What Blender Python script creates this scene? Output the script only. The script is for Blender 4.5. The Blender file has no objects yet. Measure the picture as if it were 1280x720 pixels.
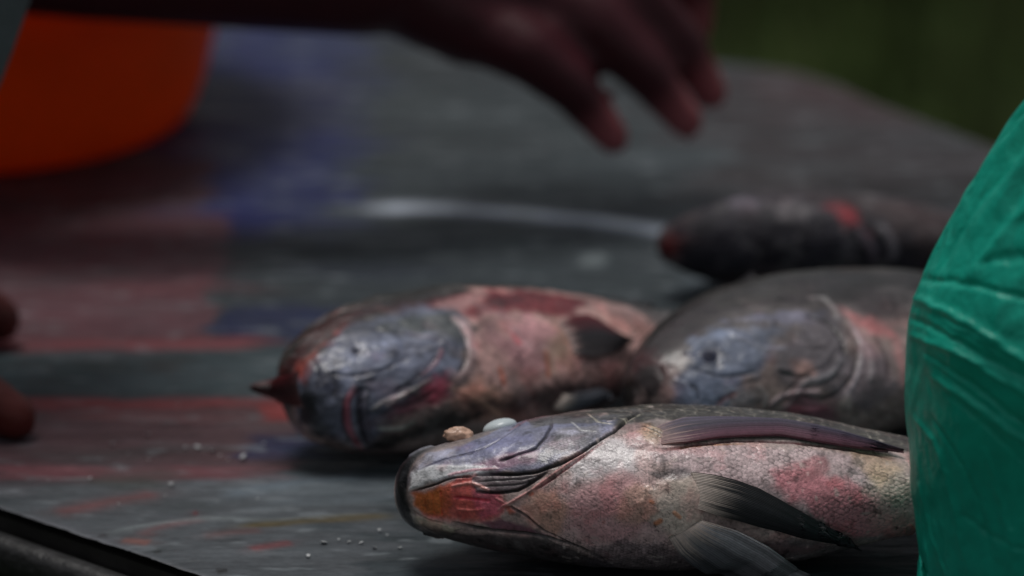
import bpy, bmesh, math, random
import numpy as np
from mathutils import Vector, Matrix

SC = bpy.context.scene
COL = SC.collection
# ---------------------------------------------------------------- camera, sky, sun, exposure
cam_data = bpy.data.cameras.new('camera'); cam = bpy.data.objects.new('camera', cam_data); COL.objects.link(cam)
cam.location = (0, -2.12*math.cos(math.radians(18.5)), 2.12*math.sin(math.radians(18.5)))
cam.rotation_euler = (math.radians(90-18.5), 0, 0)
cam_data.lens = 200; cam_data.sensor_width = 36; cam_data.clip_start = .05; cam_data.clip_end = 200
cam_data.dof.use_dof = True; cam_data.dof.focus_distance = 1.815; cam_data.dof.aperture_fstop = 6.0
SC.camera = cam
world = bpy.data.worlds.new('World'); SC.world = world; world.use_nodes = True
wn = world.node_tree.nodes; wl = world.node_tree.links; wn.clear()
sky = wn.new('ShaderNodeTexSky'); sky.sky_type = 'NISHITA'; sky.sun_disc = False
SUN_EL, SUN_AZ = math.radians(75), math.radians(-35)          # high and behind the table, a little to the left
sky.sun_elevation = SUN_EL; sky.sun_rotation = SUN_AZ
sky.air_density = 1.0; sky.dust_density = 4.0; sky.ozone_density = 1.0
bg = wn.new('ShaderNodeBackground'); bg.inputs['Strength'].default_value = .065
wo = wn.new('ShaderNodeOutputWorld'); 
grey = wn.new('ShaderNodeHueSaturation'); grey.inputs['Saturation'].default_value = .3     # overcast: the blue mostly gone
wl.new(sky.outputs[0], grey.inputs['Color']); wl.new(grey.outputs[0], bg.inputs[0]); wl.new(bg.outputs[0], wo.inputs[0])
sd = bpy.data.lights.new('sun', 'SUN'); sd.energy = 1.45; sd.angle = math.radians(20); sd.color = (1, .97, .93)
sun = bpy.data.objects.new('sun', sd); COL.objects.link(sun)
sv = Vector((math.sin(SUN_AZ)*math.cos(SUN_EL), math.cos(SUN_AZ)*math.cos(SUN_EL), math.sin(SUN_EL)))
sun.rotation_euler = sv.to_track_quat('Z', 'Y').to_euler()
SC.view_settings.view_transform = 'Standard'; SC.view_settings.look = 'None'
SC.view_settings.exposure = -0.42; SC.view_settings.gamma = 1
SC.render.engine = 'CYCLES'; SC.cycles.use_denoising = True
SC.render.resolution_x = 1024; SC.render.resolution_y = 576
# ---------------------------------------------------------------- shape maths
CAM_PITCH = math.radians(18.5)
CAM_DIST = 2.12
FOCAL, SENSOR = 200.0, 36.0
CAM = np.array([0.0, -CAM_DIST*math.cos(CAM_PITCH), CAM_DIST*math.sin(CAM_PITCH)])

def hclamp(c, top=.88):
    m = c.max(axis=-1, keepdims=True); return c*np.minimum(1, top/np.maximum(m, 1e-6))

def lin(r, g, b, e=0.6):
    v = np.array([r, g, b], float)/255
    v = np.where(v < .04045, v/12.92, ((v+.055)/1.055)**2.4)
    v = v/e; y = v.mean()+1e-6
    return hclamp(v*(y/.25)**.25)

def hermite(xk, yk, x):
    """smooth curve through knots, with limited slopes"""
    xk = np.array(xk, float); yk = np.array(yk, float)
    d = np.diff(yk)/np.diff(xk)
    m = np.zeros_like(yk); m[0] = d[0]; m[-1] = d[-1]
    for i in range(1, len(m)-1):
        m[i] = 0 if d[i-1]*d[i] <= 0 else 2*d[i-1]*d[i]/(d[i-1]+d[i])
    k = np.clip(np.searchsorted(xk, x)-1, 0, len(xk)-2)
    h = xk[k+1]-xk[k]; t = np.clip((x-xk[k])/h, 0, 1)
    return ((2*t**3-3*t**2+1)*yk[k]+(t**3-2*t**2+t)*h*m[k]+(-2*t**3+3*t**2)*yk[k+1]+(t**3-t**2)*h*m[k+1])

_rs = np.random.RandomState(7)
_LAT = _rs.rand(32, 32, 32).astype(np.float32)
def vnoise(p):
    i = np.floor(p).astype(int); f = p-i; f = f*f*(3-2*f); i &= 31; j = (i+1) & 31
    x0, y0, z0 = i.T; x1, y1, z1 = j.T; fx, fy, fz = f.T
    a = _LAT[x0, y0, z0]*(1-fx)+_LAT[x1, y0, z0]*fx
    b = _LAT[x0, y1, z0]*(1-fx)+_LAT[x1, y1, z0]*fx
    c = _LAT[x0, y0, z1]*(1-fx)+_LAT[x1, y0, z1]*fx
    d = _LAT[x0, y1, z1]*(1-fx)+_LAT[x1, y1, z1]*fx
    return (a*(1-fy)+b*fy)*(1-fz)+(c*(1-fy)+d*fy)*fz
def fbm(p, o=3):
    s = 0; a = .5; t = 0
    for k in range(o):
        s = s+a*vnoise(p*2**k+17.3*k); t += a; a *= .55
    return s/t
def sstep(a, b, x):
    t = np.clip((x-a)/(b-a), 0, 1); return t*t*(3-2*t)

def grid_normals(P):
    du = np.gradient(P, axis=0); dv = np.gradient(P, axis=1)
    n = np.cross(du, dv); l = np.linalg.norm(n, axis=2, keepdims=True); l[l < 1e-12] = 1
    return n/l

PROFILE = dict(
  x=[0, .6, 3, 9, 22, 42, 64, 92, 130, 160, 188, 212, 232],
  w=[0, 5, 9.8, 14.0, 18.0, 22.5, 25.5, 27, 24.5, 18, 12, 7, 4.5],
  v=[0, 4, 7.6, 12, 18, 26, 33, 37, 36, 29, 18, 12, 12],
  d=[0, 3.5, 6.6, 11, 20.5, 35, 46, 49, 43, 33, 20, 13, 13])

TAPER = dict(
  x=[0, .6, 3, 9, 22, 42, 64, 92, 130, 160, 188, 212, 232],
  w=[0, 4, 8, 12.0, 18, 24, 28, 28, 24.5, 18, 12, 7, 4.5],
  v=[0, 4, 7, 11, 18, 27, 34, 38, 36, 29, 18, 12, 12],
  d=[0, 4, 7, 11, 20, 35, 45, 49, 43, 33, 20, 13, 13])
SLOPE = dict(
  x=[0, .6, 3, 9, 22, 42, 64, 92, 130, 160, 188, 212, 232],
  w=[0, 8, 13.0, 18, 22.5, 26, 27.5, 27, 24, 18, 12, 7, 4.5],
  v=[0, 9, 15, 21, 28, 34, 38, 40, 37, 29, 18, 12, 12],
  d=[0, 7, 12.5, 19, 29, 40, 47, 49, 43, 33, 20, 13, 13])
BLUNT = dict(
  x=[0, .6, 3, 9, 22, 42, 64, 92, 130, 160, 188, 212, 232],
  w=[0, 9, 14.0, 18.5, 22.5, 26, 27.5, 27, 24, 18, 12, 7, 4.5],
  v=[0, 9, 15, 21, 28, 34, 38, 40, 37, 29, 18, 12, 12],
  d=[0, 12, 20, 28, 37, 45, 49, 49, 42, 32, 20, 13, 13])

def fish_grid(nu, nv, scale=1.0, bend=0.0, wk=1.0, prof=None, fine=.75):
    """body of a deep-bellied fish; local x snout->tail, z dorsal, -y the flank that lies up (metres)"""
    pr = prof or PROFILE
    a = np.linspace(0, 1, nu); L = pr['x'][-1]
    x = L*(a**1.35 if fine else a)
    sx = np.sqrt(np.array(pr['x'], float))
    w = hermite(sx, pr['w'], np.sqrt(x))*wk; v = hermite(sx, pr['v'], np.sqrt(x)); d = hermite(sx, pr['d'], np.sqrt(x))
    b = np.linspace(0, 1, nv); th = -math.pi/2+2*math.pi*b
    X, TH = np.meshgrid(x, th, indexing='ij')
    c = np.cos(TH); s = np.sin(TH)
    ss = np.sign(s)*np.abs(s)**.92
    cc = np.sign(c)*np.abs(c)**.96
    Z = np.where(c > 0, cc*d[:, None], cc*v[:, None])
    # back thinner than belly
    Y = -ss*w[:, None]*(1-.18*np.clip(c, 0, 1)**1.5)
    Z = Z+bend*0*X
    Y = Y+bend*(X/L-.35)**2*L
    P = np.stack([X, Y, Z], 2)*.001*scale
    return P, X*scale, TH

def rot(yaw, roll, pitch=0):
    """local fish axes -> world. roll>0 turns the belly upward, pitch>0 lifts the tail"""
    B = np.array([[1, 0, 0], [0, 0, 1], [0, -1, 0]], float)      # x->X, y->-Z, z->+Y
    r = math.radians(roll); R = np.array([[1, 0, 0], [0, math.cos(r), math.sin(r)], [0, -math.sin(r), math.cos(r)]])
    # rotate so that -Y (belly) moves to +Z
    p = math.radians(-pitch); Pm = np.array([[math.cos(p), 0, math.sin(p)], [0, 1, 0], [-math.sin(p), 0, math.cos(p)]])
    y = math.radians(yaw); Zm = np.array([[math.cos(y), -math.sin(y), 0], [math.sin(y), math.cos(y), 0], [0, 0, 1]])
    return Zm@Pm@R@B

def bag_grid(nu, nv):
    a = np.linspace(0, 1, nu); b = np.linspace(0, 1, nv)
    z = hermite([0, .05, .13, .3, .5, .68, .8, .86, .92, 1], [0, 2, 19, 55, 97, 136, 170, 187, 199, 222], a)
    r = hermite([0, .05, .13, .3, .5, .68, .8, .86, .92, 1], [2, 57, 69.5, 75, 77, 64, 41, 20, 10, 12], a)
    th = math.pi/2+2*math.pi*b
    A, TH = np.meshgrid(a, th, indexing='ij')
    R = np.repeat(r[:, None], nv, 1); Z = np.repeat(z[:, None], nv, 1)
    X = R*np.cos(TH); Y = R*np.sin(TH)*.78
    q = np.stack([X/45, Y/45, Z/60], 2).reshape(-1, 3)+5
    n = (fbm(q, 2).reshape(R.shape)-.5)
    X = X*(1+.05*n); Y = Y*(1+.16*n)
    return np.stack([X, Y, Z], 2)*.001
POSE = {
 'front': dict(g=dict(nu=760, nv=520, scale=.975, wk=.955, bend=0.0), yaw=4, roll=3, pitch=-.7, loc=(-.0382, -.2855, .0262)),
 'left':  dict(g=dict(nu=380, nv=300, scale=.76, wk=1.0, prof=BLUNT, bend=.05), yaw=31, roll=-25, pitch=-.7, loc=(-.0745, -.193, .0245)),
 'mid':   dict(g=dict(nu=380, nv=300, scale=.92, wk=.88, prof=SLOPE, bend=.05), yaw=32, roll=-17, pitch=-.7, loc=(.0415, -.188, .0238)),
 'far':   dict(g=dict(nu=240, nv=180, scale=.70, wk=1.0, prof=TAPER, bend=.05), yaw=4, roll=13, pitch=-1.7, loc=(.0535, -.0101, .0215)),
}
BAG_LOC = (.2, -.345, 0.002)
FEAT = {}
FEAT['front'] = [
 ('p', [(2546,7355),(2732,7234),(2918,7094),(3090,6974),(3276,6854),(3391,6693),(3519,6553),(3634,6393),(3763,6253),(3906,6072),(4034,5912),(4177,5731),(4378,5631),(4564,5531),(4707,5631),(4850,5711),(4979,5772),(4964,6072),(4950,6333),(4936,6573),(4921,6794),(4921,7034),(4921,7255),(4921,7475),(4921,7675),(4936,7936),(4950,8257),(4793,8277),(4635,8317),(4478,8337),(4320,8397),(4163,8437),(4006,8497),(3834,8357),(3677,8236),(3519,8136),(3376,8016),(3219,7916),(3062,7836),(2947,7695),(2818,7575),(2690,7475)], 3.20, 0.00, (182,154,152), 0.95),
 ('p', [(2589,7355),(2761,7174),(2933,6994),(3133,6934),(3305,6874),(3405,7114),(3505,7355),(3433,7535),(3376,7756),(3319,8016),(3190,7916),(3062,7836),(2918,7655),(2747,7515)], 2.67, 0.00, (214,166,148), 0.95),
 ('p', [(4521,6092),(4678,6072),(4835,6072),(4993,6072),(5150,6052),(5293,6032),(5451,6012),(5594,5992),(5751,5992),(5894,5992),(6037,5972),(6180,5972),(6323,5972),(6466,5952),(6609,5932),(6753,5952),(6896,5952),(7039,5952),(7167,5952),(7310,5952),(7454,5952),(7582,5972),(7711,6072),(7825,6212),(7954,6353),(7969,6693),(7983,7034),(7997,7375),(8026,7715),(8054,8196),(8112,9058),(8011,9078),(7897,9078),(7783,9078),(7668,9078),(7554,9078),(7396,8637),(7253,8397),(7096,8156),(6953,7996),(6795,7856),(6652,7756),(6509,7675),(6381,7615),(6237,7555),(6123,7435),(6009,7315),(5894,7194),(5780,7074),(5665,6954),(5551,6834),(5422,6774),(5279,6733),(5150,6693),(5007,6653),(4864,6593),(4721,6553),(4621,6333)], 2.67, 0.00, (140,122,124), 0.90),
 ('p', [(6180,6533),(6338,6473),(6495,6393),(6652,6333),(6767,6413),(6881,6493),(6996,6593),(7110,6673),(7225,6774),(7325,6994),(7439,7214),(7539,7435),(7611,7796),(7697,8377),(7554,8397),(7396,8377),(7253,8397),(7096,8036),(6967,7796),(6824,7615),(6695,7475),(6581,7335),(6466,7194),(6352,7054),(6237,6934),(6209,6733)], 3.73, 0.00, (160,98,106), 0.85),
 ('p', [(6395,6293),(6524,6253),(6667,6192),(6795,6132),(6924,6072),(6953,6273),(6967,6473),(6838,6573),(6695,6673),(6567,6754),(6452,6673),(6338,6593)], 2.13, 0.00, (125,80,84), 0.80),
 ('p', [(7539,7655),(7668,7575),(7797,7495),(7926,7776),(8040,8156),(8097,9078),(7940,9078),(7783,9058),(7711,8537),(7625,7996)], 2.67, 0.40, (178,138,134), 0.90),
 ('p', [(7482,6934),(7611,6974),(7740,7014),(7868,7094),(7997,7154),(8040,7555),(8097,8116),(8183,9098),(8069,9098),(7954,9078),(7840,9078),(7725,9058),(7582,8617),(7425,8156),(7439,7776),(7439,7475),(7454,7214)], 3.73, 0.00, (176,128,128), 0.70),  # pinker skin colour painted to offset the bag's green bounce light
 ('p', [(7511,6072),(7639,6072),(7768,6072),(7897,6072),(7926,6433),(7954,6794),(7997,7154),(7868,7335),(7740,7495),(7625,7295),(7525,7094),(7411,6914),(7439,6653),(7482,6373)], 3.73, 0.00, (140,128,118), 0.80),
 ('p', [(7225,5651),(7353,5691),(7482,5731),(7597,5772),(7725,5832),(7811,6092),(7883,6353),(7768,6513),(7654,6653),(7554,6774),(7454,6573),(7353,6393),(7253,6212),(7239,5952)], 3.20, 0.00, (150,125,100), 0.60),
 ('p', [(3534,6293),(3691,6152),(3848,6012),(4020,5872),(4177,5731),(4363,5852),(4535,5952),(4521,6273),(4506,6553),(4349,6593),(4206,6633),(4049,6673),(3906,6713),(3763,6774),(3619,6834),(3462,6894),(3491,6613)], 3.73, 0.00, (166,162,164), 0.85),
 ('p', [(3505,6954),(3662,6874),(3820,6794),(3977,6713),(4134,6633),(4278,6553),(4406,6713),(4535,6874),(4678,7034),(4664,7275),(4649,7495),(4635,7735),(4478,7796),(4306,7876),(4149,7956),(3977,8056),(3805,7936),(3648,7816),(3462,7715),(3476,7475),(3491,7214)], 5.33, 0.00, (182,138,140), 0.85),
 ('p', [(4664,6273),(4807,6313),(4950,6333),(4936,6573),(4921,6794),(4921,7014),(4921,7234),(4735,7174),(4564,7134),(4578,6934),(4607,6713),(4635,6493)], 3.73, 0.00, (150,130,125), 0.70),
 ('p', [(2847,4389),(3033,4369),(3219,4329),(3405,4309),(3577,4309),(3748,4309),(3920,4309),(4077,4309),(4249,4309),(4406,4309),(4564,4329),(4721,4349),(4893,4309),(5036,4369),(5193,4369),(5351,4329),(5494,4389),(5651,4349),(5794,4369),(5937,4389),(6080,4409),(6237,4369),(6381,4369),(6509,4369),(6638,4389),(6767,4409),(6896,4409),(7024,4409),(7153,4409),(7296,4409),(7439,4389),(7582,4389),(7711,4429),(7840,4389),(7940,4589),(8040,4790),(7983,5591),(7868,5551),(7754,5531),(7639,5511),(7525,5491),(7411,5471),(7282,5471),(7153,5491),(7024,5491),(6910,5471),(6781,5471),(6652,5471),(6509,5451),(6366,5431),(6237,5391),(6094,5371),(5951,5351),(5808,5311),(5665,5271),(5522,5291),(5379,5291),(5236,5271),(5093,5271),(4950,5251),(4807,5230),(4664,5291),(4506,5371),(4349,5451),(4206,5431),(4049,5411),(3891,5411),(3734,5391),(3577,5351),(3419,5331),(3247,5210),(3062,5090),(2876,4930)], 1.60, 0.00, (50,48,42), 0.92),
 ('p', [(672,6353),(858,6132),(1030,5892),(1187,5631),(1416,5531),(1617,5411),(1817,5291),(2003,5190),(2189,5050),(2375,4910),(2546,4749),(2732,4469),(2918,4369),(3090,4349),(3247,4469),(3405,4629),(3562,4749),(3734,4810),(3906,4850),(4077,4870),(4235,4910),(4392,4930),(4292,5271),(4192,5571),(4020,5731),(3863,5892),(3691,6052),(3534,6172),(3362,6313),(3205,6453),(3033,6493),(2861,6533),(2690,6573),(2504,6573),(2318,6593),(2117,6593),(1917,6613),(1688,6653),(1459,6733),(1230,6794),(959,6633)], 2.13, 0.00, (96,98,118), 0.90),
 ('p', [(3348,5210),(3505,5210),(3648,5210),(3805,5210),(3963,5190),(4106,5190),(4034,5631),(3891,5772),(3763,5912),(3619,6032),(3462,6112),(3290,6192),(3119,6273),(2961,6112),(3104,5872),(3233,5591)], 2.67, 0.00, (112,110,116), 0.90),
 ('p', [(3333,5331),(3505,5351),(3662,5351),(3805,5531),(3562,5611),(3319,5531)], 1.33, 0.10, (170,168,185), 0.70),
 ('p', [(2918,4369),(3104,4349),(3290,4329),(3476,4309),(3648,4309),(3820,4309),(3977,4409),(4134,4469),(4292,4509),(4435,4629),(4578,4709),(4707,4810),(4549,4970),(4378,5130),(4220,5190),(4063,5251),(3906,5311),(3720,5251),(3534,5170),(3362,5090),(3190,5150),(3019,5190)], 1.87, 0.00, (70,68,66), 0.85),
 ('p', [(1917,6212),(2103,6152),(2275,6072),(2446,6012),(2618,5972),(2804,5932),(2976,5912),(3147,5872),(3047,6072),(2961,6273),(2804,6333),(2647,6413),(2489,6473),(2332,6553),(2132,6533),(1917,6513)], 2.13, 0.00, (120,84,100), 0.70),
 ('p', [(1488,5130),(1760,5210),(2003,5271),(2217,5331),(2418,5371),(2618,5411),(2804,5411),(3004,5431),(3062,5812),(2890,5872),(2718,5932),(2532,5972),(2346,6032),(2160,6032),(1974,6032),(1774,6032),(1574,6032),(1531,5651)], 2.40, 0.00, (86,88,118), 0.70),
 ('p', [(572,7094),(601,6693),(629,6253),(887,6152),(1116,6012),(1388,6112),(1631,6152),(1874,6212),(2046,6293),(2217,6373),(2389,6433),(2217,6493),(2046,6553),(1860,6593),(1660,6653),(1445,6713),(1230,6774),(1030,6874),(815,6974)], 1.60, 0.50, (160,160,162), 0.90),
 ('p', [(744,6112),(887,5752),(1016,5311),(1259,5291),(1488,5230),(1788,5511),(1574,5752),(1359,5972),(1059,6052)], 2.13, 0.10, (120,122,140), 0.80),
 ('p', [(587,8116),(930,8136),(1202,8136),(1445,8176),(1760,8196),(1516,8717),(1273,8737),(1001,8838),(715,8697)], 1.07, 0.50, (150,140,125), 0.90),
 ('p', [(744,8657),(1016,8477),(1273,8417),(1516,8397),(1731,8317),(1946,8257),(2146,8196),(2332,8156),(2546,8116),(2747,8076),(2947,8036),(3119,8096),(3276,8156),(3448,8216),(3605,8277),(3748,8377),(3877,8457),(4020,8577),(4163,8717),(4206,9279),(4049,9279),(3877,9299),(3705,9299),(3534,9319),(3362,9339),(3190,9339),(3033,9359),(2861,9359),(2690,9379),(2518,9399),(2332,9419),(2146,9419),(1946,9439),(1745,9459),(1531,9479),(1302,9499),(1130,9519),(930,9038)], 2.13, 0.00, (58,54,56), 0.90),  # dark lower side of the head, with shadow painted into its colour
 ('p', [(672,7255),(916,7114),(1130,6974),(1330,6874),(1531,6794),(1731,6733),(1917,6653),(2117,6834),(2332,6974),(2446,7134),(2546,7275),(2589,7455),(2461,7615),(2332,7816),(2175,7896),(2003,7996),(1760,8016),(1502,8036),(1230,7976),(930,7936),(801,7595)], 2.67, -0.40, (220,112,104), 1.00),
 ('p', [(672,7255),(901,7114),(1116,7014),(1302,6914),(1416,7395),(1359,7876),(1159,7876),(930,7896),(701,7695)], 1.60, 0.00, (250,138,76), 1.00),
 ('p', [(1259,6934),(1531,6794),(1545,7134),(1574,7455),(1502,7936),(1316,7936),(1288,7595),(1273,7275)], 1.60, 0.30, (246,122,84), 0.80),
 ('p', [(1502,6854),(1688,6754),(1860,6693),(1888,6954),(1931,7194),(1917,7475),(1903,7756),(1602,7856),(1545,7595),(1474,7395),(1488,7134)], 1.87, 0.30, (248,116,108), 0.90),
 ('p', [(1931,7034),(2132,7054),(2332,7054),(2446,7194),(2546,7335),(2418,7655),(2246,7756),(2060,7896),(1931,7535),(1931,7295)], 2.13, 0.20, (226,112,134), 0.85),
 ('p', [(2418,7335),(2546,7275),(2675,7495),(2546,7615)], 1.07, 0.20, (196,100,80), 0.80),
 ('p', [(2003,7856),(2217,7735),(2418,7655),(2604,7715),(2775,7776),(2947,7856),(3104,7936),(3276,7996),(3119,7996),(2947,7996),(2775,8016),(2604,8016),(2432,8036),(2246,8056)], 1.33, 0.00, (96,56,74), 0.85),
 ('p', [(1917,6653),(2103,6613),(2289,6593),(2475,6553),(2632,6573),(2790,6573),(2947,6593),(3119,6513),(3276,6433),(3119,6613),(2947,6794),(2818,6894),(2690,6994),(2504,7034),(2332,7054),(2175,7054),(2003,7054),(1903,6854)], 1.07, 0.30, (98,88,92), 0.95),
 ('s', [(1974,6794),(2146,6774),(2318,6754),(2461,6754),(2604,6733),(2747,6733),(2861,6693),(3019,6633),(3162,6533)], 0.53, -0.30, (60,52,56), 0.70),
 ('s', [(2003,6914),(2146,6914),(2289,6894),(2418,6894),(2604,6874),(2775,6834),(2918,6754),(3076,6633)], 0.53, -0.30, (60,52,56), 0.70),
 ('s', [(1974,7074),(2117,7074),(2246,7074),(2375,7074),(2532,7034),(2690,6994),(2818,6894),(2947,6774),(3076,6633),(3190,6513)], 0.69, -1.00, (34,26,30), 0.95),
 ('s', [(1960,6613),(2103,6593),(2246,6573),(2375,6573),(2546,6593),(2690,6593),(2804,6573),(2918,6553),(3033,6513),(3147,6453),(3262,6393),(3362,6333),(3476,6253),(3591,6172),(3691,6092),(3820,5952),(3948,5812),(4063,5691),(4192,5571),(4320,5371),(4449,5150),(4564,4990),(4664,4850)], 0.85, -1.50, (22,20,22), 0.95),
 ('s', [(2418,7415),(2546,7315),(2675,7194),(2804,7074),(2947,6934),(3047,6814),(3162,6693),(3276,6573),(3405,6433),(3519,6313),(3648,6192),(3777,6052)], 0.59, 0.50, (170,120,118), 0.80),
 ('s', [(2933,6994),(3047,6894),(3162,6774),(3276,6673),(3376,6553),(3476,6453),(3562,6353),(3691,6212),(3805,6092),(3934,5952),(4063,5832)], 0.43, -0.60, (120,54,62), 0.80),
 ('s', [(2461,7455),(2589,7395),(2718,7475),(2861,7575),(2976,7715),(3104,7856),(3219,7916),(3333,7976),(3433,8036),(3562,8136),(3677,8257)], 0.53, -0.70, (60,36,40), 0.85),
 ('s', [(2589,7355),(2732,7435),(2861,7515),(2976,7635),(3104,7776)], 0.43, 0.30, (175,140,130), 0.60),
 ('s', [(1502,8056),(1674,8076),(1845,8076),(2003,8076),(2160,8056),(2318,8056),(2475,8036),(2589,8016),(2704,8016),(2818,7996),(2947,7996),(3062,8016),(3176,8036),(3290,8056),(3405,8096),(3519,8136),(3648,8196),(3763,8297),(3877,8417),(4006,8557)], 0.80, -0.90, (26,22,24), 0.90),
 ('s', [(587,7174),(830,7034),(1044,6934),(1230,6834),(1402,6713),(1559,6653),(1731,6633),(1917,6633)], 0.45, -0.80, (44,28,28), 0.85),
 ('s', [(658,7956),(930,8136),(1087,8156),(1273,8156),(1445,8176)], 0.43, -0.30, (90,60,50), 0.50),
 ('s', [(3376,4569),(3290,5190),(3176,5571),(3019,5892),(2890,5972),(2747,6032),(2647,6092),(2518,6152),(2389,6212)], 0.69, -0.90, (44,40,50), 0.85),
 ('s', [(744,6253),(901,6172),(1044,6072),(1202,5992),(1359,5912),(1531,5872),(1702,5832),(1874,5792),(2031,5752),(2175,5671),(2289,5571),(2403,5471),(2518,5351),(2661,5170),(2790,4930),(2933,4589)], 0.59, -0.30, (60,58,80), 0.50),
 ('s', [(1502,6934),(1645,6874),(1774,6834),(1903,6814),(2074,6914),(2232,7034)], 0.80, 0.40, (240,170,160), 0.70),  # pale pink highlight painted along the throat fold
 ('s', [(1545,7275),(1731,7255),(1903,7275),(2074,7275),(2232,7295)], 0.67, -0.50, (190,50,70), 0.80),
 ('s', [(1602,7595),(1760,7575),(1903,7575),(2146,7495)], 0.67, 0.40, (236,130,120), 0.60),
 ('s', [(930,7395),(959,7756)], 0.32, -0.30, (170,80,40), 0.70),
 ('s', [(1102,7234),(1144,7856)], 0.32, -0.30, (170,80,40), 0.70),
 ('s', [(1288,7114),(1316,7836)], 0.43, -0.40, (170,60,40), 0.70),
 ('s', [(2332,7214),(2489,7315),(2375,7475)], 0.53, 0.30, (230,150,150), 0.60),  # second painted pink highlight, at the back of the throat
 ('s', [(1445,6573),(1602,6513),(1760,6473),(1917,6433),(2074,6433),(2232,6433),(2389,6433)], 0.67, 0.20, (160,96,110), 0.60),
 ('s', [(2618,5110),(2761,4890),(2933,4589),(3062,4489),(3205,4409),(3333,4449)], 0.67, 0.20, (120,70,78), 0.60),
 ('s', [(3877,4749),(3991,5170),(4092,5251),(4206,5311)], 0.40, 0.20, (160,155,140), 0.60),
 ('s', [(3605,5050),(3734,5431),(3848,5471),(3963,5511)], 0.40, 0.20, (160,160,160), 0.60),
 ('s', [(4306,5110),(4435,5251),(4607,5010)], 0.40, 0.20, (150,145,130), 0.60),
 ('s', [(1202,4669),(1044,4689),(887,4709),(715,4729),(544,5150),(358,5972),(286,6834),(286,7295),(315,7715),(372,8136),(458,8537),(572,8958),(730,9559),(1030,9519),(1202,9499),(1388,9479)], 5.07, 0.30, (26,26,30), 1.00),
 ('s', [(672,4729),(887,4709),(1144,4689)], 1.60, 0.70, (92,92,100), 0.80),
 ('p', [(973,9519),(1245,9499),(1388,9479),(1216,9499)], 1.07, 1.50, (44,44,48), 0.80),
 ('s', [(558,7074),(601,6433),(701,6052),(830,5711),(987,5531),(1144,5391)], 1.07, 0.20, (90,90,100), 0.50),
 ('s', [(587,7776),(730,8357),(973,8758),(1273,8958)], 0.80, 0.10, (110,104,100), 0.50),
 ('p', [(4549,5351),(4735,5291),(4907,5511),(4907,5772),(4750,6032),(4535,6032),(4449,5671)], 2.40, 0.80, (140,120,96), 0.75),
 ('s', [(4578,5451),(4678,5551),(4807,5671),(4907,5772)], 0.40, -0.40, (60,44,30), 0.80),
 ('s', [(4592,5571),(4707,5691),(4835,5812)], 0.40, -0.40, (90,60,40), 0.70),
 ('s', [(4649,5371),(4793,5471),(4907,5611)], 0.40, -0.40, (60,50,30), 0.70),
 ('p', [(4406,5591),(4592,5691),(4721,5972),(4592,6092),(4478,6052),(4349,6012)], 1.87, 0.60, (176,150,150), 0.85),
 ('s', [(4635,6072),(4750,6072),(4878,6072),(4993,6052),(5093,6032),(5207,5992),(5308,5952),(5436,5932),(5522,5912),(5622,5872),(5722,5852),(5823,5832),(5923,5832),(6023,5812),(6123,5812),(6223,5812),(6323,5812),(6423,5812),(6524,5812),(6624,5832),(6710,5832),(6810,5832),(6910,5812),(6996,5832),(7096,5812),(7196,5812),(7282,5812),(7368,5832),(7454,5832),(7539,5852),(7625,5892),(7697,5932),(7783,5952)], 0.80, -0.80, (90,40,44), 0.90),  # dark red line paints the pectoral fin's shadow along its lower edge
 ('s', [(5064,6032),(5165,6012),(5265,5992),(5365,5972),(5465,5952),(5551,5952),(5651,5932),(5751,5912),(5851,5912),(5951,5892)], 0.53, -0.20, (120,84,40), 0.70),
 ('p', [(4707,6774),(4864,6713),(5007,6673),(5150,6613),(5236,6774),(5308,6934),(5308,7194),(5308,7435),(5279,7735),(5107,7776),(4936,7836),(4778,7655),(4635,7515),(4564,7335),(4492,7134),(4607,6954)], 3.20, 0.80, (204,186,174), 0.95),
 ('p', [(4278,6934),(4464,6874),(4635,6814),(4664,7054),(4707,7295),(4592,7455),(4492,7615),(4349,7535),(4192,7455),(4235,7194)], 3.20, 0.30, (165,132,118), 0.80),
 ('s', [(4707,7515),(4764,7475)], 1.07, 0.20, (180,105,60), 0.80),
 ('s', [(4950,7335),(5021,7415)], 0.93, 0.20, (175,110,70), 0.70),
 ('s', [(4635,7134),(4664,7154)], 0.80, 0.10, (175,110,70), 0.60),
 ('s', [(2890,7074),(2918,7054)], 0.80, 0.00, (190,90,60), 0.80),
 ('s', [(3977,7555),(3991,7535)], 0.80, 0.00, (130,70,66), 0.80),
 ('p', [(4578,6553),(4750,6533),(4921,6493),(5079,6473),(5207,6553),(5322,6613),(5179,6673),(5036,6754),(4878,6733),(4721,6713)], 1.60, 0.00, (76,72,74), 0.80),
 ('s', [(7868,8136),(7926,8076),(7997,8437),(7997,9018),(7940,9078),(7868,8397),(7868,8136)], 0.53, 0.50, (150,92,84), 0.90),
 ('s', [(7940,8457),(7940,8477)], 0.53, -0.80, (60,34,36), 0.90),
 ('s', [(7754,8096),(7768,8176)], 0.43, -0.40, (70,50,50), 0.90),
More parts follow.
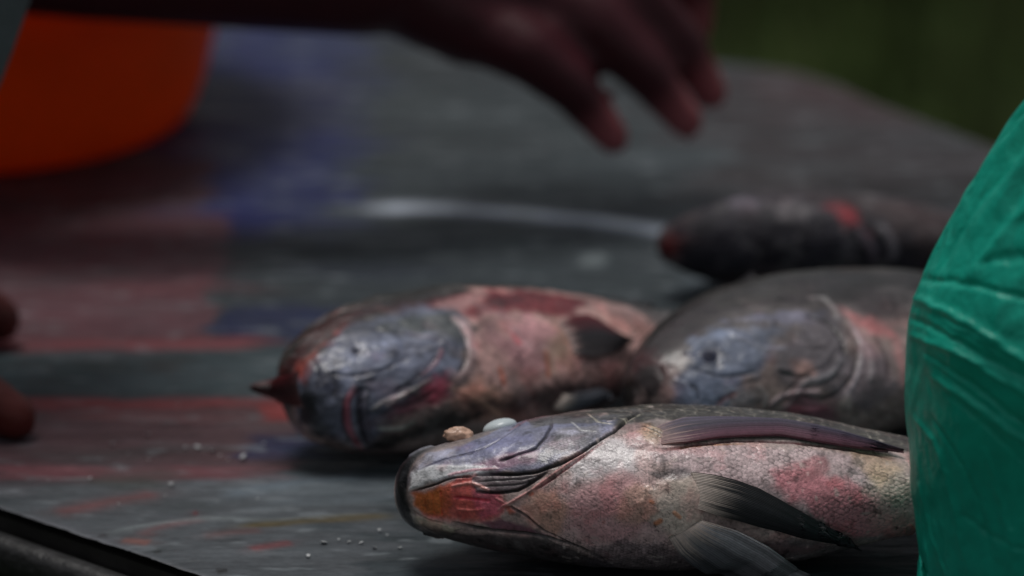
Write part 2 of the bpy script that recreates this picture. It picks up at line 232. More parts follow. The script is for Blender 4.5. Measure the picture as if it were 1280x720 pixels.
 ('p', [(3748,8076),(3920,8036),(4077,7996),(4235,7936),(4406,7896),(4564,7876),(4707,7836),(4864,7956),(5007,8096),(5150,8076),(5293,8036),(5422,8016),(5565,7996),(5708,7996),(5851,7996),(5994,7996),(6137,8016),(6280,8016),(6423,8036),(6567,8036),(6710,8076),(6853,8156),(6996,8257),(7153,8437),(7310,8697),(7468,9038),(7597,9058),(7568,9078),(7539,9078),(7411,9078),(7282,9098),(7153,9098),(7024,9118),(6896,9118),(6767,9138),(6652,9158),(6524,9178),(6381,9178),(6237,9198),(6094,9198),(5951,9198),(5823,9218),(5665,9198),(5522,9218),(5379,9238),(5236,9238),(5079,9218),(4921,9198),(4778,9259),(4621,9259),(4464,9259),(4306,9279),(4149,9279),(3991,9279),(3820,9299),(3777,8557)], 2.67, 0.00, (84,76,80), 0.80),
]
FEAT['left'] = [
 ('p', [(301,1338),(326,1773),(426,2174),(376,2943),(526,3512),(802,3679),(1128,3746),(1529,3679),(1905,3545),(2130,3679),(2356,3746),(2607,3779),(2857,3779),(3108,3880),(3358,3980),(3609,4047),(3885,4047),(4135,4080),(4386,4080),(4637,4080),(4887,4080),(5138,4080),(5388,4047),(5639,4013),(5439,4348),(5188,4381),(4962,4381),(4712,4415),(4486,4415),(4236,4415),(3985,4415),(3734,4415),(3459,4415),(3208,4381),(2957,4348),(2682,4314),(2381,4348),(2080,4348),(1754,4381),(1454,4348),(1128,4482),(802,4548),(501,4582),(251,4515),(75,3746),(150,1839)], 1.87, 0.00, (74,30,30), 0.95),
 ('p', [(3333,4281),(3584,4281),(3835,4314),(4085,4281),(4336,4281),(4586,4247),(4862,4214),(5113,4214),(5363,4214),(5614,4181),(5915,4114),(5965,4281),(6040,4415),(5789,4482),(5539,4515),(5313,4548),(5088,4548),(4837,4548),(4612,4548),(4311,4582),(4060,4582),(3759,4582),(3484,4582),(3409,4448)], 1.60, 0.00, (100,40,48), 0.80),
 ('p', [(5489,4013),(5714,4013),(5940,3980),(6165,3946),(6391,3913),(6617,3880),(6892,3712),(7143,3545),(7318,3545),(7494,3579),(7669,3579),(7845,3579),(7945,3846),(8045,4114),(8195,4214),(8346,4314),(8421,4716),(8521,5017),(8672,5284),(8797,5619),(8722,6254),(8672,6923),(8772,8094),(8672,8161),(8471,8127),(8271,8094),(7870,7391),(7569,7124),(7318,6990),(7043,6856),(6792,6789),(6541,6722),(6316,6689),(6065,6622),(5840,6522),(5614,6421),(5388,6321),(5163,6221),(4937,6120),(4737,6054),(4511,5953),(4586,5719),(4662,5485),(4762,5217),(4887,4983),(5038,4749),(5238,4448)], 2.67, 0.00, (170,135,130), 0.90),
 ('s', [(2231,3478),(2381,3579),(2581,3579),(2757,3612),(2932,3679),(3083,3779),(3208,3880),(3358,3980),(3509,4047)], 0.80, 0.30, (130,80,76), 0.60),
 ('p', [(125,2475),(226,3913),(576,4181),(827,4314),(1128,4348),(1429,4348),(1704,4314),(2080,4314),(2431,4281),(2707,4314),(3008,4281),(3283,4281),(3559,4281),(3835,4281),(4135,4247),(4311,4381),(4486,4482),(4662,4582),(4687,4816),(4712,5017),(4612,5251),(4536,5485),(4361,5686),(4211,5920),(3910,6120),(3609,6221),(3333,6321),(3058,6421),(2882,6622),(2732,6789),(2581,7023),(2456,7258),(2256,7425),(2055,7625),(1905,7960),(1604,7993),(1303,8094),(1003,8261),(652,8027),(351,7993),(125,8395),(50,8495),(25,769),(50,2140)], 2.67, 0.00, (92,98,116), 0.95),
 ('p', [(1504,4582),(1880,4615),(2231,4649),(2456,4716),(2657,4783),(2882,4849),(3083,4916),(3258,4983),(3459,5050),(3659,5084),(3860,5151),(4035,5251),(4185,5351),(4361,5452),(4236,5719),(4135,5953),(3885,5953),(3634,5920),(3383,5886),(3133,5886),(2907,5886),(2657,5886),(2406,5920),(2180,5920),(1930,5886),(1704,5853),(1454,5853),(1153,5619),(877,5318),(1078,5017),(1278,4816)], 3.73, 0.00, (122,128,150), 0.90),
 ('p', [(3659,4515),(3885,4582),(4135,4615),(4361,4649),(4586,4682),(4612,4883),(4637,5084),(4386,5385),(4236,5284),(4060,5184),(3910,5050),(3709,5017),(3509,4983),(3308,4916),(3108,4883),(2857,4783),(2581,4716),(2832,4615),(3108,4515),(3383,4515)], 2.13, 0.00, (72,78,78), 0.90),
 ('p', [(125,3712),(301,4080),(551,4114),(852,4247),(1153,4281),(1479,4247),(1805,4247),(2105,4247),(2406,4214),(2105,4348),(1830,4448),(1504,4582),(1153,4749),(802,4883),(551,5050),(301,5284),(175,4749)], 1.60, 0.00, (150,50,28), 0.90),
 ('p', [(251,1773),(75,4314),(301,5284),(451,5686),(602,5953),(627,6388),(677,6823),(777,7224),(1003,7425),(1203,7625),(1454,7926),(1228,8027),(1028,8227),(852,8595),(451,8294),(175,8462),(100,9900),(75,635),(100,1438)], 3.20, 0.00, (44,46,52), 0.90),
 ('p', [(1278,4515),(1504,4582),(1378,4816),(1253,5050),(1404,5552),(1178,5886),(977,6254),(727,5753),(777,5351),(852,4950),(1053,4749)], 2.67, 0.00, (60,64,84), 0.80),
 ('p', [(1905,4716),(2231,4716),(2381,4950),(2180,5251),(1855,5284),(1729,4983)], 1.87, -0.50, (72,76,94), 0.60),
 ('p', [(4937,4816),(5113,4849),(5313,4849),(5489,4883),(5689,4950),(5890,5017),(6090,5084),(6291,5151),(6516,5217),(6717,5284),(6917,5351),(7143,5418),(7193,5686),(7268,5987),(7368,6288),(7469,6622),(7368,6957),(7343,7358),(7419,8060),(7293,8127),(7143,8127),(6942,8161),(6767,8194),(6591,8227),(6391,8261),(6165,8261),(5965,8294),(5664,8094),(5388,7960),(5088,7692),(4837,7525),(4586,7391),(4361,7258),(4135,7023),(3935,6789),(3734,6589),(3910,6355),(4085,6154),(4286,5886),(4486,5619),(4612,5351),(4762,5050)], 3.20, 0.00, (168,132,128), 0.95),
 ('p', [(3935,6187),(4211,6120),(4486,6087),(4637,6254),(4812,6421),(4987,6622),(4962,6856),(4962,7090),(4987,7391),(4737,7291),(4461,7157),(4236,7090),(4010,6823),(3810,6589),(3860,6388)], 3.73, 0.00, (170,128,112), 0.90),
 ('p', [(4837,4682),(5138,4548),(5464,4381),(5815,4114),(6040,4080),(6266,4013),(6491,3913),(6642,4047),(6842,4047),(7018,4114),(7218,4114),(7393,4214),(7569,4348),(7218,4816),(6917,5084),(6692,5050),(6466,4983),(6291,4950),(6115,4916),(5940,4883),(5739,4883),(5514,4883),(5338,4849),(5113,4849),(4887,4816)], 1.87, 0.00, (118,34,44), 0.95),
 ('p', [(5739,4247),(5940,4247),(6115,4281),(6316,4247),(6241,4649),(5990,4716),(5764,4749),(5564,4682),(5338,4649)], 1.87, 0.00, (88,36,44), 0.70),
 ('p', [(4336,4482),(4511,4548),(4662,4615),(4837,4682),(5113,4548),(5388,4381),(5689,4181),(5439,4181),(5188,4181),(4937,4247),(4687,4281),(4436,4348)], 1.60, 0.20, (170,130,128), 0.50),
 ('p', [(7519,4582),(7644,4716),(7769,4816),(7895,4950),(8045,5050),(8195,5184),(8371,5318),(8546,5485),(8221,5987),(7995,5987),(7744,5987),(7644,5753),(7544,5518),(7444,5284),(7343,5151),(7268,4983)], 1.87, 0.33, (190,150,140), 0.68),
 ('p', [(6115,5284),(6366,5251),(6591,5251),(6867,5217),(6817,5452),(6792,5686),(6767,5920),(6591,6187),(6416,6488),(6216,6455),(6015,6421),(5815,6388),(5739,6087),(5714,5819),(5915,5552)], 4.27, 0.00, (160,134,116), 0.80),
 ('p', [(5363,4816),(5589,4883),(5815,4916),(6040,4950),(6115,5084),(6216,5217),(6341,5351),(6190,5585),(6065,5819),(5940,6020),(5840,6221),(5589,6187),(5338,6154),(5088,6087),(5038,5886),(4987,5719),(4962,5518),(5063,5284),(5188,5050)], 4.27, 0.00, (156,112,118), 0.80),
 ('s', [(4912,6054),(4912,6355)], 1.33, 0.00, (170,80,50), 0.60),
 ('s', [(5965,5853),(5865,6355)], 1.33, 0.00, (170,90,60), 0.60),
 ('s', [(5489,5385),(5514,5552)], 1.33, 0.00, (180,70,80), 0.60),
 ('p', [(5789,6455),(6040,6522),(6291,6555),(6516,6622),(6767,6722),(7043,6823),(7218,7157),(7469,7692),(7168,7592),(6867,7559),(6566,7391),(6291,7258),(6015,7157),(5739,7057),(5489,7057),(5213,7057),(4962,7023),(4687,6990),(4436,6957),(4185,6957),(3960,6722),(4236,6722),(4486,6756),(4712,6756),(4962,6789),(5213,6789),(5414,6689),(5589,6555)], 2.40, 0.00, (60,50,56), 0.80),
 ('s', [(4536,4749),(4586,4883),(4637,5017),(4612,5217),(4536,5418),(4486,5619),(4386,5786),(4261,5953),(4110,6087),(3960,6187),(3810,6254)], 2.13, 0.50, (170,140,142), 0.60),
 ('s', [(4386,4816),(4461,4950),(4511,5050),(4486,5251),(4411,5452),(4361,5619),(4261,5786),(4135,5920),(3985,6054)], 0.64, -0.59, (40,36,44), 0.65),
 ('p', [(2030,6789),(2256,6689),(2481,6622),(2732,6522),(2957,6355),(3208,6221),(3459,6054),(3659,6087),(3835,6120),(3784,6321),(3759,6522),(3484,6622),(3208,6722),(2957,6823),(2707,6957),(2431,7057),(2231,7124),(2030,7157)], 2.13, -0.52, (150,60,84), 0.65),
 ('p', [(3158,6221),(3434,6154),(3709,6087),(3709,6288),(3684,6488),(3484,6589),(3283,6656),(3233,6455)], 2.13, 0.00, (185,70,96), 0.80),
 ('s', [(1880,6689),(2030,6589),(2180,6488),(2381,6421),(2607,6388),(2832,6288),(3033,6221),(3258,6120),(3459,6054)], 0.85, 0.59, (178,172,170), 0.61),
 ('s', [(2030,7258),(2256,7291),(2456,7291),(2632,7258),(2782,7191),(2957,7057)], 0.93, 0.52, (160,168,160), 0.58),
 ('s', [(2030,6890),(2231,6789),(2431,6689),(2607,6656),(2782,6622),(2982,6555),(3158,6488),(3358,6388),(3534,6288)], 0.67, -0.52, (60,30,44), 0.58),
 ('s', [(3183,5953),(3383,5853),(3584,5753),(3835,5518),(3885,5385)], 0.80, 0.20, (168,96,110), 0.50),
 ('s', [(3158,5819),(3634,5619)], 0.80, -0.20, (80,64,80), 0.36),
 ('s', [(2657,4615),(2807,4682),(2957,4783),(3133,4849),(3283,4916),(3434,4983),(3609,5050),(3759,5117),(3935,5117),(4110,5117),(4286,5117)], 0.80, -0.33, (40,42,48), 0.50),
 ('p', [(2957,7090),(3208,6990),(3459,6890),(3734,6789),(3960,6957),(4236,7157),(4035,7291),(3810,7391),(3634,7525),(3434,7659),(3233,7726),(3033,7793),(2832,7893),(2632,8027),(2331,7960),(2055,7926),(2206,7425),(2456,7324),(2707,7191)], 2.13, 0.00, (40,40,40), 0.90),
 ('s', [(1679,5920),(1404,6221),(1303,6421),(1278,6689),(1278,6990),(1353,7291),(1504,7559),(1654,7826),(2005,8261)], 1.47, 1.04, (140,50,62), 0.68),
 ('s', [(1779,5987),(1654,6321),(1604,6522),(1604,6789),(1629,7057),(1704,7358),(1830,7625),(1980,7926)], 1.20, -1.30, (36,14,20), 0.68),
 ('s', [(1905,6120),(1830,6288),(1779,6522),(1779,6756),(1805,7057),(1905,7391),(2080,7759)], 1.07, 0.52, (80,74,86), 0.65),
 ('s', [(1429,6020),(1253,6355),(1178,6789),(1178,7090),(1253,7391),(1404,7625),(1579,7960)], 0.80, -0.65, (40,20,26), 0.58),
 ('s', [(1253,5284),(1178,5585),(1128,5886),(927,6254)], 0.80, -0.33, (40,44,56), 0.50),
 ('s', [(1629,5518),(1729,5719),(1830,5853),(2005,5853),(2180,5853)], 0.67, -0.26, (56,60,76), 0.43),
 ('s', [(1053,5318),(1253,5452),(1454,5552),(1679,5619),(1855,5652),(2030,5652),(2231,5652),(2406,5652),(2581,5619),(2782,5552),(2982,5518),(3183,5452)], 0.93, -0.50, (64,66,84), 0.55),
 ('s', [(2682,5084),(2807,5184),(2932,5284),(3083,5351),(3258,5385),(3434,5418),(3609,5385),(3835,5351),(4060,5284)], 1.07, 0.50, (150,152,170), 0.50),
 ('s', [(2481,6288),(2732,6154),(2957,6054),(3108,5953),(3283,5886),(3434,5786),(3584,5686),(3734,5552)], 0.80, -0.50, (70,50,70), 0.60),
 ('s', [(2306,6555),(2757,6355)], 1.07, 0.60, (176,168,170), 0.60),
 ('s', [(1579,4482),(1805,4482),(2005,4515),(2206,4582),(2381,4682)], 0.93, 0.30, (140,140,156), 0.50),
 ('s', [(952,4649),(902,4916),(852,5184),(677,5518),(526,5953)], 1.07, -0.30, (50,50,66), 0.60),
 ('p', [(100,5485),(301,5886),(576,6054),(827,6154),(877,6522),(952,6856),(1078,7224),(1228,7559),(1479,7826),(1779,8227),(1529,8261),(1303,8361),(1103,8562),(702,8127),(401,7960),(150,8027),(100,7358),(75,6421)], 2.67, 0.00, (36,38,44), 0.70),
 ('s', [(3358,4916),(3484,4950),(3609,5017),(3734,5084),(3860,5151),(3960,5251),(4060,5351),(4135,5485),(4236,5585)], 0.80, 0.40, (128,120,136), 0.50),
 ('s', [(3784,6321),(3960,6421),(4135,6522),(4286,6656),(4411,6756),(4536,6890),(4662,7023),(4787,7191)], 1.07, 0.30, (190,150,130), 0.50),
]
FEAT['mid'] = [
 ('p', [(301,1572),(376,2040),(476,2475),(677,2809),(1003,2910),(1328,3010),(1604,3043),(1880,3077),(2180,3077),(2431,3110),(2682,3144),(2932,3177),(3158,3244),(3358,3344),(3434,3612),(3584,3746),(3759,3846),(3960,3880),(4160,3913),(4361,3946),(4536,3980),(4737,4013),(4937,4013),(5138,4013),(5338,4013),(5539,3980),(5714,4013),(5890,4047),(6040,4080),(6216,4114),(6416,4080),(6591,4114),(6792,4080),(7018,3980),(7293,3746),(7469,3712),(6967,4682),(6692,5084),(6516,5050),(6341,4983),(6165,4950),(5990,4916),(5815,4883),(5664,4816),(5464,4783),(5313,4716),(5163,4649),(4937,4649),(4737,4615),(4511,4615),(4311,4582),(4085,4548),(3885,4515),(3634,4515),(3409,4515),(3208,4482),(2982,4448),(2757,4415),(2531,4381),(2256,4448),(1955,4548),(1679,4615),(1378,4716),(1103,4783),(802,4849),(576,5084),(376,5351),(201,5652),(75,6221),(50,7525),(75,903),(276,1338)], 2.40, 0.00, (40,36,36), 0.95),
 ('s', [(1454,5151),(1629,5151),(1679,5251)], 1.07, -0.30, (60,60,80), 0.60),
 ('s', [(1679,5084),(1880,5050),(2055,5017),(2231,5184),(2206,5452),(2055,5652)], 1.07, 0.42, (70,66,80), 0.50),
 ('s', [(1604,5418),(1704,5585),(1855,5585)], 0.80, 0.24, (128,96,96), 0.50),
 ('p', [(301,1706),(401,2140),(501,2575),(702,2843),(1003,2943),(1128,3411),(1353,3645),(1629,3712),(1930,3712),(2180,3779),(2406,3846),(2682,3813),(2957,3779),(3158,3846),(3409,3846),(3659,3846),(3835,3946),(4035,3980),(4261,4013),(4461,4047),(4612,4114),(4762,4181),(4937,4214),(5063,4281),(5238,4314),(5363,4415),(5514,4482),(5664,4548),(5789,4649),(5940,4682),(6090,4749),(6241,4816),(6015,5117),(5815,5418),(5589,5418),(5338,5452),(5088,5452),(5038,5284),(4962,5151),(4937,4983),(4737,4983),(4586,4950),(4411,4916),(4211,4916),(4035,4883),(3860,4849),(3659,4849),(3484,4816),(3308,4749),(3108,4749),(2907,4716),(2707,4716),(2506,4682),(2256,4749),(2005,4816),(1754,4916),(1504,4983),(1253,5184),(1053,5385),(827,5619),(702,5953),(602,6355),(526,6789),(276,6823),(75,7157),(25,9833),(276,1037),(276,1204)], 2.67, 0.00, (62,54,56), 0.95),
 ('p', [(1053,2943),(1153,3177),(1053,4147),(1028,4749),(1128,5117),(927,5284),(702,5452),(526,5217),(376,4849),(326,4147),(827,2977)], 3.20, 0.00, (92,46,50), 0.70),
 ('p', [(1429,5217),(1779,4883),(2105,4816),(2456,4749),(2657,4816),(2832,4883),(3033,4950),(3183,5017),(3333,5084),(3509,5151),(3659,5217),(3484,5351),(3283,5485),(3133,5686),(2982,5886),(2832,6087),(2581,6187),(2306,6288),(2130,6455),(1955,6622),(1779,6823),(1554,6789),(1328,6789),(1078,6789),(827,6789),(576,6789),(652,6355),(752,5987),(877,5652),(1153,5418)], 2.40, 0.00, (106,116,138), 0.95),
 ('p', [(2707,4582),(2932,4682),(3158,4749),(3383,4783),(3584,4849),(3784,4883),(3985,4916),(4185,4950),(4361,4983),(4536,4983),(4712,5017),(4461,5151),(4236,5284),(4010,5251),(3810,5184),(3609,5151),(3409,5084),(3208,5017),(3033,4950),(2857,4883),(2657,4849),(2506,4749)], 1.60, 0.24, (120,122,146), 0.56),
 ('p', [(3158,5452),(3409,5418),(3659,5351),(3910,5318),(4160,5284),(4436,5217),(4687,5184),(4637,5385),(4637,5552),(4612,5753),(4511,5953),(4436,6154),(4361,6355),(4211,6522),(4060,6689),(3910,6856),(3759,6722),(3609,6622),(3459,6488),(3208,6488),(2982,6455),(2882,6288),(2782,6087),(2907,5853),(3033,5652)], 2.67, 0.00, (104,98,104), 0.95),
 ('p', [(4887,5050),(5013,5184),(5163,5351),(5263,5452),(5388,5585),(5514,5686),(5464,5886),(5414,6087),(5313,6288),(5238,6522),(5163,6722),(5163,6522),(5163,6288),(5188,6087),(5238,5853),(5113,5753),(5013,5652),(4912,5518),(4837,5385),(4862,5217)], 2.40, 0.00, (170,116,116), 0.90),
 ('p', [(4737,5552),(4887,5686),(5063,5819),(5088,6054),(5138,6288),(5088,6522),(5038,6789),(5038,7057),(4862,7090),(4687,7157),(4511,7191),(4336,7090),(4135,6990),(4035,6756),(4160,6589),(4286,6421),(4436,6254),(4511,6020),(4612,5786)], 2.67, 0.00, (132,118,124), 0.95),
 ('p', [(4637,6421),(4812,6388),(5013,6388),(4962,6622),(4937,6923),(4737,6923),(4511,6957),(4561,6656)], 3.20, 0.00, (104,96,98), 0.80),
 ('p', [(3258,5953),(3434,5953),(3634,5953),(3609,6288),(3409,6288),(3233,6288)], 2.40, 0.00, (178,140,132), 0.80),
 ('p', [(1955,6421),(2231,6421),(2481,6388),(2556,6589),(2607,6789),(2456,6856),(2306,6923),(2055,6890),(1779,6823)], 2.13, 0.36, (150,150,160), 0.50),
 ('p', [(2807,6990),(2957,6856),(3133,6756),(3333,6656),(3509,6756),(3684,6856),(3860,6957),(3960,7358),(3759,7324),(3584,7291),(3383,7258),(3183,7224),(2982,7224)], 2.13, 0.00, (128,84,96), 0.90),
 ('p', [(5013,4214),(5163,4281),(5313,4314),(5489,4348),(5639,4381),(5589,4615),(5564,4816),(5338,4916),(5088,5017),(4912,4950),(4737,4883),(4662,4749),(4612,4582)], 2.13, 0.18, (44,42,40), 0.53),
 ('s', [(4486,4716),(4612,4749),(4737,4783),(4737,4916),(4737,5050),(4612,5284)], 1.33, 0.48, (150,148,148), 0.43),
 ('s', [(1454,5151),(1654,5017),(1855,4916),(2055,4849),(2231,4816),(2381,4816),(2531,4849),(2707,4849),(2832,4883),(2982,4916),(3108,4983),(3233,5017),(3358,5084),(3484,5151),(3559,5217),(3609,5385)], 0.69, -0.48, (44,44,60), 0.50),
 ('s', [(3584,5318),(3784,5385),(3910,5452),(3835,5619)], 0.67, -0.24, (66,62,70), 0.37),
 ('s', [(4662,5418),(4662,5585),(4637,5753),(4586,5953),(4511,6120),(4411,6288),(4286,6455),(4135,6622),(3985,6756),(3835,6823),(3684,6856),(3484,6823),(3308,6756)], 0.96, -0.78, (46,42,48), 0.56),
 ('s', [(4762,5351),(4762,5518),(4737,5719),(4687,5886),(4637,6020),(4561,6187),(4436,6388),(4311,6589),(4185,6756),(4060,6923)], 0.91, 0.48, (168,160,168), 0.50),
 ('s', [(4311,5987),(4160,6154),(3985,6321),(3835,6388),(3659,6421),(3509,6421),(3358,6488),(3258,6589),(3158,6722),(3058,6856),(2932,6957),(2807,7057)], 1.07, 0.54, (136,134,140), 0.53),
 ('s', [(4286,6154),(4135,6288),(3985,6455),(3835,6522),(3684,6555),(3509,6589),(3333,6589)], 0.69, -0.48, (54,46,54), 0.53),
 ('s', [(4286,5853),(4135,5987),(4035,6087),(3885,6187),(3734,6221),(3559,6254),(3409,6321),(3283,6388),(3158,6488),(3033,6589),(2932,6722),(2807,6856),(2707,6990)], 0.69, -0.48, (54,48,56), 0.50),
 ('s', [(4436,5652),(3885,6054)], 0.80, 0.18, (120,114,120), 0.37),
 ('s', [(4035,7023),(4135,6890),(4135,7124)], 1.60, 0.36, (190,175,170), 0.50),
 ('s', [(1178,6120),(1278,6221),(1228,6555)], 0.93, -0.48, (28,28,40), 0.50),
 ('s', [(1654,6689),(1830,6555),(2005,6488)], 1.07, -0.36, (140,50,30), 0.50),
 ('s', [(2531,6388),(2632,6656),(2531,6890)], 0.80, 0.30, (175,170,170), 0.43),
 ('s', [(2005,6288),(2155,6288),(2331,6254),(2481,6254),(2632,6254)], 0.67, -0.30, (60,60,76), 0.43),
 ('p', [(1579,5217),(1855,5117),(2130,5251),(2155,5485),(1905,5686),(1604,5585)], 1.87, -0.60, (62,64,84), 0.70),
 ('s', [(1328,5518),(1429,5652),(1529,5753),(1654,5853),(1779,5953),(1930,6020),(2080,6054),(2256,6054),(2431,6054),(2607,6054)], 0.80, -0.50, (60,62,80), 0.60),
 ('s', [(2556,4950),(2607,5084),(2682,5217),(2757,5318),(2832,5418),(2932,5518),(3033,5585),(3183,5652),(3383,5686)], 1.07, 0.40, (150,152,168), 0.50),
 ('s', [(4085,5050),(4185,5117),(4286,5217),(4361,5284),(4411,5418),(4411,5585),(4411,5719),(4361,5886),(4261,6087)], 0.93, -0.70, (44,38,46), 0.95),
 ('s', [(3559,5552),(3709,5652),(3860,5719),(4010,5719),(4185,5686)], 1.07, 0.50, (150,140,146), 0.55),
 ('s', [(2982,6120),(3083,6221),(3233,6288),(3409,6321),(3584,6355)], 0.93, -0.60, (60,54,60), 0.70),
 ('s', [(2607,6923),(2757,6789),(2932,6689),(3133,6656),(3333,6656),(3509,6689),(3684,6722)], 1.33, 0.80, (156,140,146), 0.60),
 ('s', [(4737,5786),(4762,5920),(4762,6054),(4737,6221),(4687,6355),(4612,6522),(4561,6656)], 1.33, 0.60, (172,160,164), 0.60),
 ('s', [(5013,5719),(5038,5853),(5038,6020),(5038,6154),(4987,6355),(4937,6522),(4887,6722)], 1.07, -0.70, (74,58,62), 0.70),
 ('s', [(852,5753),(1078,6020),(1078,6254),(1078,6522)], 1.07, 0.40, (130,134,156), 0.50),
 ('s', [(702,4682),(802,5017),(877,5217),(802,5518),(677,5853)], 1.33, 0.20, (110,70,72), 0.50),
 ('p', [(3409,3177),(3609,3278),(3634,3679),(3784,3813),(3935,3913),(4110,3980),(4261,4047),(4436,4080),(4586,4147),(4536,4381),(4536,4548),(4286,4582),(4035,4615),(3784,4615),(3534,4615),(3358,4582),(3158,4548),(2982,4482),(2782,4415),(3008,3946)], 2.13, 0.20, (66,64,60), 0.60),
 ('s', [(3308,4381),(3434,4448),(3559,4482),(3684,4515),(3810,4548),(3910,4615),(4010,4682),(4135,4716),(4236,4783)], 1.07, -0.40, (40,40,40), 0.60),
 ('s', [(3008,6957),(3183,7023),(3383,7090),(3559,7090),(3759,7057)], 1.33, 0.40, (150,90,104), 0.60),
]
FEAT['far'] = [
 ('p', [(576,6321),(977,6020),(1303,5686),(1654,5284),(1980,4883),(2281,4883),(2556,4883),(2832,4916),(3083,5117),(3333,5351),(3584,5452),(3835,5452),(4085,5385),(4311,5552),(4536,5652),(4762,5753),(4987,5853),(5213,5920),(5439,5987),(5639,6020),(5840,6221),(6040,6388),(6241,6522),(6441,6689),(6642,6856),(6842,6990),(6842,7358),(6842,7692),(6867,8094),(6892,8595),(6667,8528),(6441,8495),(6216,8462),(5990,8428),(5764,8395),(5539,8395),(5288,8361),(5063,8395),(4812,8395),(4586,8395),(4336,8395),(4085,8395),(3835,8428),(3559,8428),(3308,8495),(3033,8595),(2757,8696),(2481,8829),(2180,9030),(1880,9365),(1604,9900),(1278,9900),(977,9933),(777,9933),(652,8294),(602,7391)], 3.73, 0.00, (48,46,54), 0.95),
 ('p', [(201,7157),(476,6522),(702,5886),(1228,6923),(1103,7592),(977,8495),(501,9264),(351,8161)], 2.67, 0.00, (92,28,30), 0.90),
 ('p', [(2431,5251),(2757,5184),(3108,5050),(3308,6054),(3008,6120),(2682,6187)], 2.67, 0.00, (104,98,108), 0.80),
 ('p', [(3434,6087),(3684,6020),(3910,5886),(4160,5753),(4361,6054),(4561,6321),(4261,6689),(4010,6689),(3759,6689),(3584,6421)], 3.20, 0.00, (110,104,108), 0.80),
 ('p', [(4787,6120),(5038,5987),(5288,5853),(5414,6221),(5564,6555),(5639,6890),(5739,7191),(5489,7023),(5238,6856),(4962,6656),(4887,6388)], 2.40, 0.00, (128,44,52), 0.90),
 ('p', [(1228,6756),(1629,6756),(1704,7358),(1378,7458)], 2.40, 0.00, (92,76,80), 0.70),
 ('p', [(5639,5151),(5865,5050),(6065,5084),(5840,6221),(5539,6154)], 2.40, 0.00, (90,86,88), 0.70),
 ('s', [(5388,6957),(5589,7191),(5664,7358),(5739,7525),(5739,7860)], 1.60, 0.56, (120,106,116), 0.48),
 ('s', [(5915,6756),(6015,6957),(6090,7157),(6190,7492),(6115,7893)], 1.60, 0.56, (132,126,132), 0.48),
 ('s', [(5639,6890),(5789,7057),(5890,7224),(5965,7458),(5965,7625),(5940,7960)], 1.07, -0.70, (30,28,32), 0.48),
 ('s', [(5163,7324),(5338,7793)], 1.60, 0.28, (84,80,88), 0.48),
]
